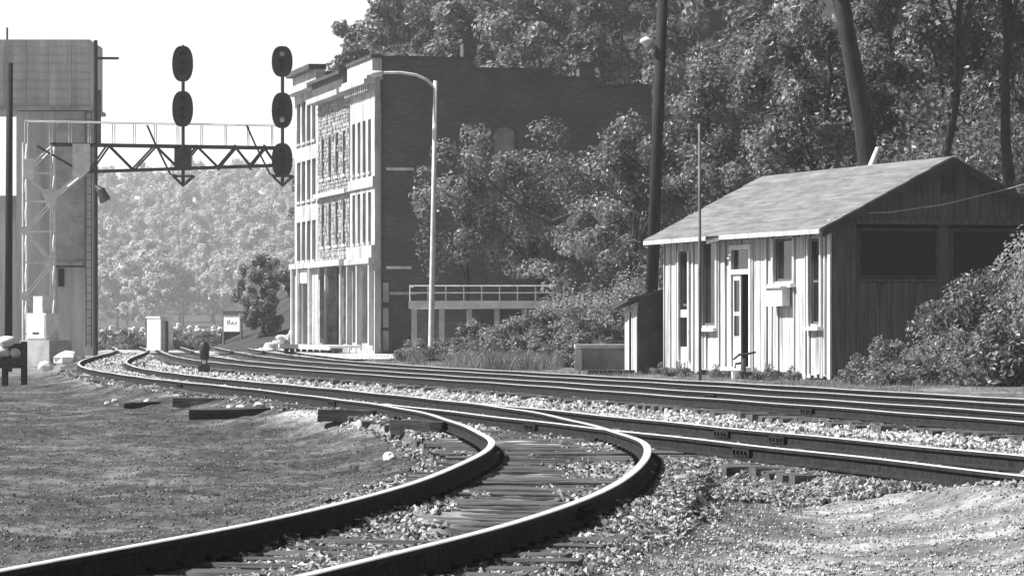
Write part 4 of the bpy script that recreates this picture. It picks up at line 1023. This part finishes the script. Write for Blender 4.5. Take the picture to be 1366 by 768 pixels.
# old ties dumped along the siding
def dumped(px0, px1, Y0, dz, rz, label, hgt=0.17):
    x0, x1 = xat(px0, Y0), xat(px1, Y0); L = (x1 - x0); xm = (x0 + x1) / 2; z = float(ground_h(np.array(xm), np.array(Y0))); r = random.Random(int(px0))
    mb = MB(); n = 5
    for i in range(n + 1):
        xx = -L / 2 + L * i / n
        for (a, b) in ((-.11, 0), (.11, 0), (.11, hgt), (-.11, hgt)): mb.v.append((xx + r.uniform(-.02, .02), a + r.uniform(-.015, .015), b + r.uniform(-.015, .015)))
    for i in range(n):
        for k_ in range(4): mb.f.append((i*4+k_, i*4+(k_+1) % 4, (i+1)*4+(k_+1) % 4, (i+1)*4+k_))
    mb.f.append((3, 2, 1, 0)); mb.f.append(tuple(n*4+k_ for k_ in range(4)))
    o = mb.build('old_tie', M['old_timber'], None, False, (xm, Y0, z + dz - 0.06)); o.rotation_euler = (0.05, r.uniform(-.03, .03), rz); tag(o, label, 'timber', 'old ties dumped beside the siding')
dumped(252, 418, 68.0, 0.0, 0.05, 'long dark old tie lying below the white rocks'); dumped(160, 215, 79, 0, 0.5, 'short dark timber lying alone on the dirt below the far bend'); dumped(425, 500, 60, 0.0, -0.2, 'dark old tie right of the white rocks at the rail')
dumped(230, 300, 75.5, 0.02, -0.25, 'dark timber leaning on the embankment left of the white rocks'); dumped(520, 600, 51.0, 0.02, -0.5, 'dark old tie inside the bend next to the inner rail')

# ------------------------------------------------------------------ coaling tower at the far left
TY = 190.0
tw = empty('coaling_tower', (xat(60, TY), TY, 0.0)); tag(tw, 'tall streaked concrete coaling tower with wide upper bin at the left edge', 'tower')
def tx(px_): return xat(px_, TY) - tw.location.x
for i in range(5):
    a, b = -2.8 + i * 1.02, -2.8 + (i + 1) * 1.02
    MB().box(tx(60) + a - 0.07, tx(60) + min(b, tx(122)) - 0.082, -0.02 * (i % 2), 6.0, zat(142, TY), zat(53, TY)).build('bin_panel', M['tower'], tw)
MB().box(-6, tx(124), -0.15, 6.1, zat(147, TY), zat(142, TY) - 0.003).build('ledge', M['concrete'], tw)
MB().box(-6, tx(16) , 0.4, 6, zat(142, TY), zat(60, TY)).build('bin_side', M['tower'], tw)
MB().box(tx(20), tx(72), 0.5, 5.8, 0, zat(148, TY)).build('shaft_left', M['tower'], tw)
MB().box(tx(73), tx(112), 0.3, 5.8, zat(352, TY), zat(148, TY)).build('chute_panel', M['concrete'], tw)
MB().box(tx(72), tx(111), 0.15, 5.8, zat(354, TY), zat(349, TY)).build('ledge', M['concrete'], tw)
MB().box(tx(72), tx(112), 0.6, 5.7, 0, zat(356, TY)).build('base_wall', M['tower'], tw)
MB().box(tx(76), tx(84), 0.5, 0.597, zat(382, TY), zat(358, TY)).build('window', M['glass'], tw)
MB().box(tx(113), tx(124), 0.2, 1.2, 0, zat(143, TY) - 0.3).build('pilaster', M['tower'], tw)
MB().box(-6, tx(19), 1.0, 5.8, 0, zat(260, TY)).build('annex_wall', M['tower'], tw)
for i in range(7): MB().box(-6, tx(122), -0.05, -0.022, zat(142, TY) + 0.35 + i * 0.4, zat(142, TY) + 0.37 + i * 0.4).build('form_line', M['tower'], tw)
for i in range(8): MB().box(tx(74), tx(111), 0.27, 0.297, zat(352, TY) + 0.5 + i * 0.8, zat(352, TY) + 0.53 + i * 0.8).build('form_line', M['tower'], tw)
for x in (tx(114.5), tx(122)): MB().tube([(x, 0.08, 0.4), (x, 0.08, zat(150, TY))], 0.025, 6).build('ladder_rail', M['dark_steel'], tw)
for i in range(28): MB().tube([(tx(114.5), 0.08, 0.6 + i * 0.38), (tx(122), 0.08, 0.6 + i * 0.38)], 0.015, 5).build('ladder_rung', M['dark_steel'], tw)
MB().tube([(tx(6), 1, zat(53, TY)), (tx(6), 1, zat(35, TY))], 0.05, 6).build('vent_pipe', M['dark_steel'], tw)
pp = empty('conduit_pole', (xat(127.5, 186), 186, 0)); tag(pp, 'dark pole with a short side arm at the right edge of the coaling tower', 'pole')
MB().tube([(0, 0, 0), (0, 0, zat(54, 186))], [0.11, 0.09], 8).build('shaft', M['pole'], pp)
MB().tube([(0, 0, zat(78, 186)), (1.05, 0, zat(78, 186))], 0.06, 8).build('arm', M['dark_steel'], pp)
MB().tube([(0, -0.1, zat(248, 186)), (0.25, -0.2, zat(254, 186)), (0.48, -0.25, zat(268, 186))], [0.06, 0.2, 0.26], 10).build('hooded_lamp', M['dark_steel'], pp)
MB().tube([(0.16, 0, zat(120, 186)), (0.16, 0, zat(192, 186))], 0.1, 6).build('conduit', M['board_grey'], pp)

# ------------------------------------------------------------------ things in the middle distance, left
ds_ = empty('dwarf_signal', (xat(272.5, 126), 126, 0.02)); tag(ds_, 'short black dwarf signal standing between the siding and the main track', 'railway signal')
MB().box(-0.17, 0.17, -0.15, 0.15, -0.1, 0.14).build('base', M['dark_steel'], ds_)
MB().tube([(0, 0, 0.14), (0, 0, 0.3), (0, 0, 0.36), (0, 0, 0.75), (0, 0, 0.84), (0, 0, 0.87)], [0.1, 0.1, 0.15, 0.15, 0.1, 0.02], 12).build('case', M['signal_black'], ds_, True)
MB().tube([(0, -0.11, 0.24), (0, -0.17, 0.24)], 0.07, 10).build('lens', M['lens'], ds_)

eb = empty('white_cabinet', (xat(205, 214), 214, 0.0), math.radians(-50)); tag(eb, 'white box cabinet between two dark posts in the distance beyond the left bend', 'cabinet')
MB().box(-0.6, 0.6, 0, 0.8, 0.1, zat(424, 214)).build('case', M['white_paint'], eb); MB().box(-0.65, 0.65, -0.05, 0.85, zat(424, 214) + .003, zat(424, 214) + 0.08).build('lid', M['white_paint'], eb)
for x in (-0.8, 0.8): MB().box(x - .1, x + .1, 0.1, 0.3, 0, zat(428, 214)).build('post', M['old_timber'], eb)

rw = empty('stone_wall', (xat(125, 236), 236, 0.0)); tag(rw, 'low heaped wall of pale rubble beyond the white cabinet', 'wall')
r = random.Random(12); x = 0.0; wl = xat(300, 236) - xat(125, 236)
sw = MB()
while x < wl:
    z = 0.0
    ww = r.uniform(0.16, 0.3)
    while z < r.uniform(0.9, 1.5): hh = r.uniform(0.12, 0.24); rock_mesh(sw, (x, r.uniform(-.3, .3), z), (ww * r.uniform(.4, .8), .4, hh * .7), r); z += hh
    x += ww * 0.8
tag(sw.build('rubble', M['pale_concrete'], rw), kind='stuff')
sg = empty('sign_board', (xat(310, 226), 226, 0.1), math.radians(-35)); tag(sg, 'white sign board on posts near the round tree beyond the buildings', 'sign')
z0, z1 = zat(442, 226) - .1, zat(420, 226) - .1
MB().box(-0.56, 0.56, -0.06, 0.0, z0, z1).build('panel', M['white_paint'], sg); MB().box(-0.6, 0.6, -0.12, 0.06, z1 + .003, z1 + 0.22).build('cap', M['dark_wood'], sg)
for x in (-0.62, 0.62): MB().box(x - .055, x + .055, -0.05, 0.05, -0.1, z1).build('post', M['board_grey'], sg)
mk = MB()
for i, (x, w_, h_) in enumerate(((-0.3, 0.06, 0.2), (-0.18, 0.05, 0.24), (-0.07, 0.1, 0.06), (0.05, 0.05, 0.16), (0.14, 0.08, 0.05), (0.27, 0.06, 0.16))): mk.box(x, x + w_, -0.068, -0.063, (z0 + z1) / 2 - 0.05, (z0 + z1) / 2 - 0.05 + h_)
mk.build('lettering', M['mark'], sg)
gb = empty('dark_shed', (xat(316, 232), 232, 0.0)); tag(gb, 'low grey shed behind the white sign board', 'shed')
MB().box(-0.9, 0.9, 0, 2, 0, 0.95).build('wall', M['board_grey'], gb); MB().hexa([(-1, -.15, .95), (1, -.15, .95), (1, 2.1, 1.1), (-1, 2.1, 1.1)], [(-1, -.15, 1.03), (1, -.15, 1.03), (1, 2.1, 1.2), (-1, 2.1, 1.2)]).build('roof', M['dark_wood'], gb)
rp = empty('rubble_pile', (xat(368, 214), 214, 0.0)); tag(rp, 'pale heap of rubble against the far end of the building row', 'rubble')
r = random.Random(31); rm = MB()
for i in range(70):
    t = r.random(); xx = -0.9 + 1.8 * t; hgt = 1.3 * t ** 1.3; rock_mesh(rm, (xx + r.uniform(-.2, .2), r.uniform(-.6, .6), r.uniform(0, 1) * hgt), (r.uniform(.12, .3), r.uniform(.12, .3), r.uniform(.1, .22)), r)
tag(rm.build('stones', M['rock_white'], rp), kind='stuff')

def egg(c):
    c = c.copy(); k_ = 0.45 + 0.6 * np.clip((c[:, 2:3] + 1.0) / 1.3, 0, 1); c[:, :2] *= k_ * 1.15; return c
make_tree(171, (xat(350, 222), 222, 0.3), (1.55, 1.5, 2.35), 2.6, 3.6, 11000, 0.09, 90, M['weed'], 'single rounded tree with glowing rim at the far end of the building row', None, 0.14, name='tree', core=4.0, shape=egg, cr=(0.14, 0.22))

# ------------------------------------------------------------------ trees in front of the brick flank
make_tree(181, (xat(735, 168), 168, 0.2), (3.7, 2.4, 3.5), 6.2, 8.2, 10000, 0.105, 60, M['weed'], 'spreading tree hiding the right half of the brick flank', None, 0.2, lean=(-1.2, 0), limbs=10)
tb = [o for o in bpy.data.objects if o.get('label') == 'spreading tree hiding the right half of the brick flank'][0]
MB().tube([at(x_, y_, 164.5) - tb.location for x_, y_ in ((800, 318), (765, 305), (735, 296), (705, 284), (682, 266), (655, 244), (632, 214))], [0.11, 0.11, 0.1, 0.09, 0.075, 0.055, 0.02], 7).build('branch', M['bark'], tb, True)
MB().tube([at(x_, y_, 164.5) - tb.location for x_, y_ in ((735, 296), (770, 282), (820, 284), (858, 278))], [0.08, 0.06, 0.04, 0.02], 7).build('branch', M['bark'], tb, True)
make_tree(182, (xat(625, 166), 166, 0.2), (2.4, 1.7, 3.3), 6.0, 7.8, 6500, 0.1, 44, M['weed'], 'slender tree beside the street lamp before the brick flank', None, 0.13, limbs=8)
make_tree(183, (xat(846, 150), 150, 0.4), (2.3, 2.0, 3.0), 5.6, 7.8, 8500, 0.1, 48, M['leaf'], 'tall tree left of the dark leaning utility pole', None, 0.18, limbs=8)
make_tree(184, (xat(810, 158), 158, 0.2), (3.0, 2.0, 2.5), 3.8, 5.2, 8000, 0.1, 46, M['weed'], 'low dark tree above the bushes left of the hut', None, 0.16, limbs=8)

# leaning dark trunk and thin trunk behind the hut
lt = make_tree(185, (xat(1192, 118), 118, 2.2), (3.4, 3.0, 3.2), 13.5, 15.5, 5200, 0.16, 40, M['leaf'], 'big dark tree trunk leaning left above the hut roof', None, 0.38, lean=(-2.6, 0.4), limbs=8, off=(-2.6, 0))
make_tree(186, (xat(1250, 117), 117, 2.4), (2.4, 2.4, 2.8), 10.5, 11.0, 3800, 0.15, 34, M['leaf'], 'thin dark trunk rising behind the hut gable peak', None, 0.15, lean=(0.9, 0.2), limbs=6, off=(0.8, 0))
make_tree(187, (xat(1352, 118), 118, 3.2), (2.4, 2.4, 2.8), 10.5, 11.0, 3800, 0.15, 34, M['leaf'], 'dark trunk in the wood at the right edge of the picture', None, 0.2, lean=(-0.3, 0.2), limbs=6, off=(-0.3, 0))
p0 = at(1163, 222, 113); o = MB().tube([p0 + Vector((0, 0, -1.8)), p0, p0 + Vector((0.17, 0, 0.52))], [0.13, 0.12, 0.06], 8).build('broken_stump', M['pale_wood'], None, True); tag(o, 'pale broken stub sticking up behind the hut roof ridge', 'stump')

# wire on the gable
wp = [hutpt(-0.3, -0.5, fz(284, 0)), hutpt(-0.35, -1.3, fz(283, 0)), hutpt(-0.4, -2.6, fz(272, 0)), hutpt(-0.5, -4.2, fz(250, 0)), hutpt(-0.5, -7.0, fz(205, 0))]
tag(MB().tube(wp, 0.018, 5).build('service_wire', M['wire']), 'pale service wire sagging across the shaded hut gable', 'wire')

# ------------------------------------------------------------------ bushes and weeds
def bush_proto(seed, rad, n, size, mat, label, group):
    t = empty('bush', (0, 0, 0)); rs_ = np.random.RandomState(seed)
    p, sh, c = crown_points(rs_, n, rad, 26, 2.0, None, (0.2, 0.36)); p[:, 2] = np.abs(p[:, 2]) * 1.0 + 0.05
    V, Qd = leaf_quads(p, size, rs_, 0.5, CLUMP_OUT); np_mesh('foliage', V, Qd, mat, t, {'shade': np.repeat(sh, 4)})
    mb = MB(); r = random.Random(seed)
    for i in range(7):
        q = Vector((c[i][0], c[i][1], abs(c[i][2]))); mb.tube([(r.uniform(-.1, .1), r.uniform(-.1, .1), -0.1), q * 0.5 + Vector((0, 0, .1)), q], [0.03, 0.02, 0.008], 5)
    mb.build('stem', M['bark'], t); tag(t, label, 'bush', group); return t
BL1 = 'leafy bush in the thicket between the railed deck and the hut'; BG1 = 'bushes between deck and hut'
bp1 = bush_proto(301, (1.0, 1.0, 1.25), 3200, 0.06, M['weed'], BL1, BG1)
bp3 = bush_proto(303, (2.2, 2.0, 2.6), 15000, 0.055, M['weed'], BL1, BG1)
bp2 = bush_proto(302, (0.8, 0.8, 0.8), 1500, 0.06, M['weed'], BL1, BG1)
bl = [(640, 130, 1.0), (668, 128, 1.1), (700, 132, 1.3), (730, 134, 1.5), (757, 133, 1.75), (785, 136, 1.9), (812, 134, 2.0), (838, 130, 2.1), (860, 131, 1.9), (745, 125, 1.0), (715, 124, 0.9), (690, 123, 0.7), (760, 122, 0.9), (800, 125, 1.3), (826, 124, 1.2)]
used = [False, False, False]
def bush(v, px_, Y0, s, label, group, z=None):
    x = xat(px_, Y0); zz = float(ground_h(np.array(x), np.array(Y0))) if z is None else z
    pr = (bp1, bp2, bp3)[v]
    if v == 2: s = s / 2.1
    if used[v]: o = copy_tree(pr)
    else: o = pr; used[v] = True
    o.location = (x, Y0, zz); o.scale = (s * rnd.uniform(.85, 1.15), s, s * rnd.uniform(0.9, 1.1)); o.rotation_euler = (0, 0, rnd.uniform(0, 6.28)); o['label'] = label; o['group'] = group
    return o
for px_, Y0, s in bl: bush(2 if s > 1.45 else 0 if s > 0.95 else 1, px_, Y0, s, 'tall leafy bush just left of the tiny lean-to shed' if s > 1.7 else 'small bush below the railed deck' if px_ < 705 else BL1, BG1)
BL2 = 'dense bush growing against the shaded end of the hut'; BG2 = 'bushes at the end of the hut'
for px_, Y0, s in ((1150, 90, 0.5), (1178, 89, 0.72), (1205, 88, 0.75), (1236, 89, 0.8), (1262, 87, 0.85), (1290, 88, 0.95), (1345, 91, 2.05), (1372, 90, 2.45), (1398, 89, 2.6), (1318, 90, 1.2), (1330, 86, 1.1), (1356, 85.5, 1.25), (1225, 86, 0.7), (1130, 91, 0.42), (1285, 84, 0.7), (1180, 86.5, 0.5)):
    bush(2 if s > 1.3 else 0 if s > 0.7 else 1, px_, Y0, s, 'tall dense bush before the gable window of the hut' if s > 2 else BL2 if px_ > 1270 else 'low bush at the shaded near corner of the hut', BG2)
BL3 = 'low weedy clump along the foot of the brick flank by the lamp'; BG3 = 'weeds by the lamp'
for px_, Y0, s in ((548, 146, 0.75), (562, 143, 0.85), (590, 144, 0.9), (606, 141, 0.8), (622, 136, 1.0), (645, 126, 0.6), (535, 150, 0.5)):
    bush(1, px_, Y0, s, BL3, BG3)
for px_ in (138, 158, 176, 228, 246, 262, 284): bush(0, px_, 231 + rnd.uniform(-2, 2), rnd.uniform(0.7, 1.15), 'pale scrub bush before the far rubble wall', 'scrub before the rubble wall', 0.0)
BL4 = 'small weed tuft at the foot of the white hut front'; BG4 = 'weeds along the hut front'
for px_ in (918, 968, 1012, 1045, 1062, 1090, 1104):
    q = hutpt(ft(px_), rnd.uniform(0.7, 1.3)); bush(1, 683 + q.x * FPX / q.y, q.y, rnd.uniform(0.28, 0.45), BL4, BG4)

def grass(name, label, X, Y, hmin, hmax, seed, wid=0.006, mat='weed'):
    rs_ = np.random.RandomState(seed); n = len(X); Z = ground_h(X, Y)
    hgt = rs_.uniform(hmin, hmax, n); a = rs_.uniform(0, 6.28, n); ln = rs_.uniform(0.1, 0.7, n) * hgt; b = rs_.uniform(0, 6.28, n)
    P0 = np.stack([X, Y, Z - 0.01], 1); T = P0 + np.stack([np.cos(a) * ln, np.sin(a) * ln, hgt], 1); W = np.stack([np.cos(b), np.sin(b), 0 * b], 1) * (wid * (1 + Y / 40))[:, None]
    Mi = (P0 + T) / 2 + np.stack([0 * b, 0 * b, hgt * 0.12], 1)
    V = np.stack([P0 - W, P0 + W, Mi + W * .8, T, Mi - W * .8], 1).reshape(-1, 3)
    o = np_mesh(name, V, np.arange(5 * n).reshape(-1, 5), M[mat], None, {'shade': np.repeat(np.clip(rs_.normal(.5, .25, n), 0, 1), 5)})
    tag(o, label, 'grass', kind='stuff')
def t_g(X, Y):
    ds, dm, db, dn = zones(X, Y); k_ = fbm(X * 0.9, Y * 0.35, 3); return (ds < -1.3) & (k_ > 0.12)
X, Y = scatter(41, 60000, 17, 116, t_g, power=1.5); grass('field_grass', 'thin short grass in patches on the dirt field', X, Y, 0.01, 0.035, 1, 0.002)
def t_g2(X, Y):
    ds, dm, db, dn = zones(X, Y); k_ = fbm(X * 1.4, Y * 0.6, 3); return (ds > 0.95) & (ds < 2.1) & (Y < 37) & (k_ > -0.1)
X, Y = scatter(42, 60000, 17, 40, t_g2, power=1.2); grass('rail_weeds', 'dark short weeds along the outside of the curved rail', X, Y, 0.015, 0.06, 2, 0.002, 'leaf')
def t_g3(X, Y):
    ds, dm, db, dn = zones(X, Y); k_ = fbm(X * 0.6, Y * 0.3, 3); return (db > 1.9) & (db < 5.0) & (k_ > -0.05)
X, Y = scatter(43, 70000, 60, 170, t_g3, power=1.3); grass('verge_weeds', 'short thin weeds along the far verge below the hut and bushes', X, Y, 0.03, 0.16, 3, 0.002)

rs_w = np.random.RandomState(77); cpx = rs_w.choice([555, 612, 628, 646, 660, 672, 690, 702, 716, 735], 5200, p=[.04] + [.96 / 9] * 9); Yw = np.where(cpx > 1000, rs_w.uniform(83, 88, 5200), rs_w.uniform(117, 127, 5200)) + np.where(cpx == 555, 18, 0)
Xw = (cpx + rs_w.normal(0, 7, 5200) - 683) * Yw / FPX
grass('tall_weeds', 'feathery tall pale weeds in front of the bushes along the far side of the tracks', Xw, Yw, 0.12, 0.6, 9, 0.0022)

# ------------------------------------------------------------------ hazy air
hz = MB().box(-3900, 3900, -320, 3900, -1.6, 95).build('haze', M['ground']); tag(hz, kind='stuff')
hm = bpy.data.materials.new('haze_air'); hm.use_nodes = True; n = hm.node_tree; n.nodes.clear()
out = n.nodes.new('ShaderNodeOutputMaterial'); pv_ = n.nodes.new('ShaderNodeVolumePrincipled')
pv_.inputs['Color'].default_value = g(0.95); pv_.inputs['Density'].default_value = 0.00026; pv_.inputs['Anisotropy'].default_value = 0.0
n.links.new(pv_.outputs[0], out.inputs['Volume']); hz.data.materials.clear(); hz.data.materials.append(hm)
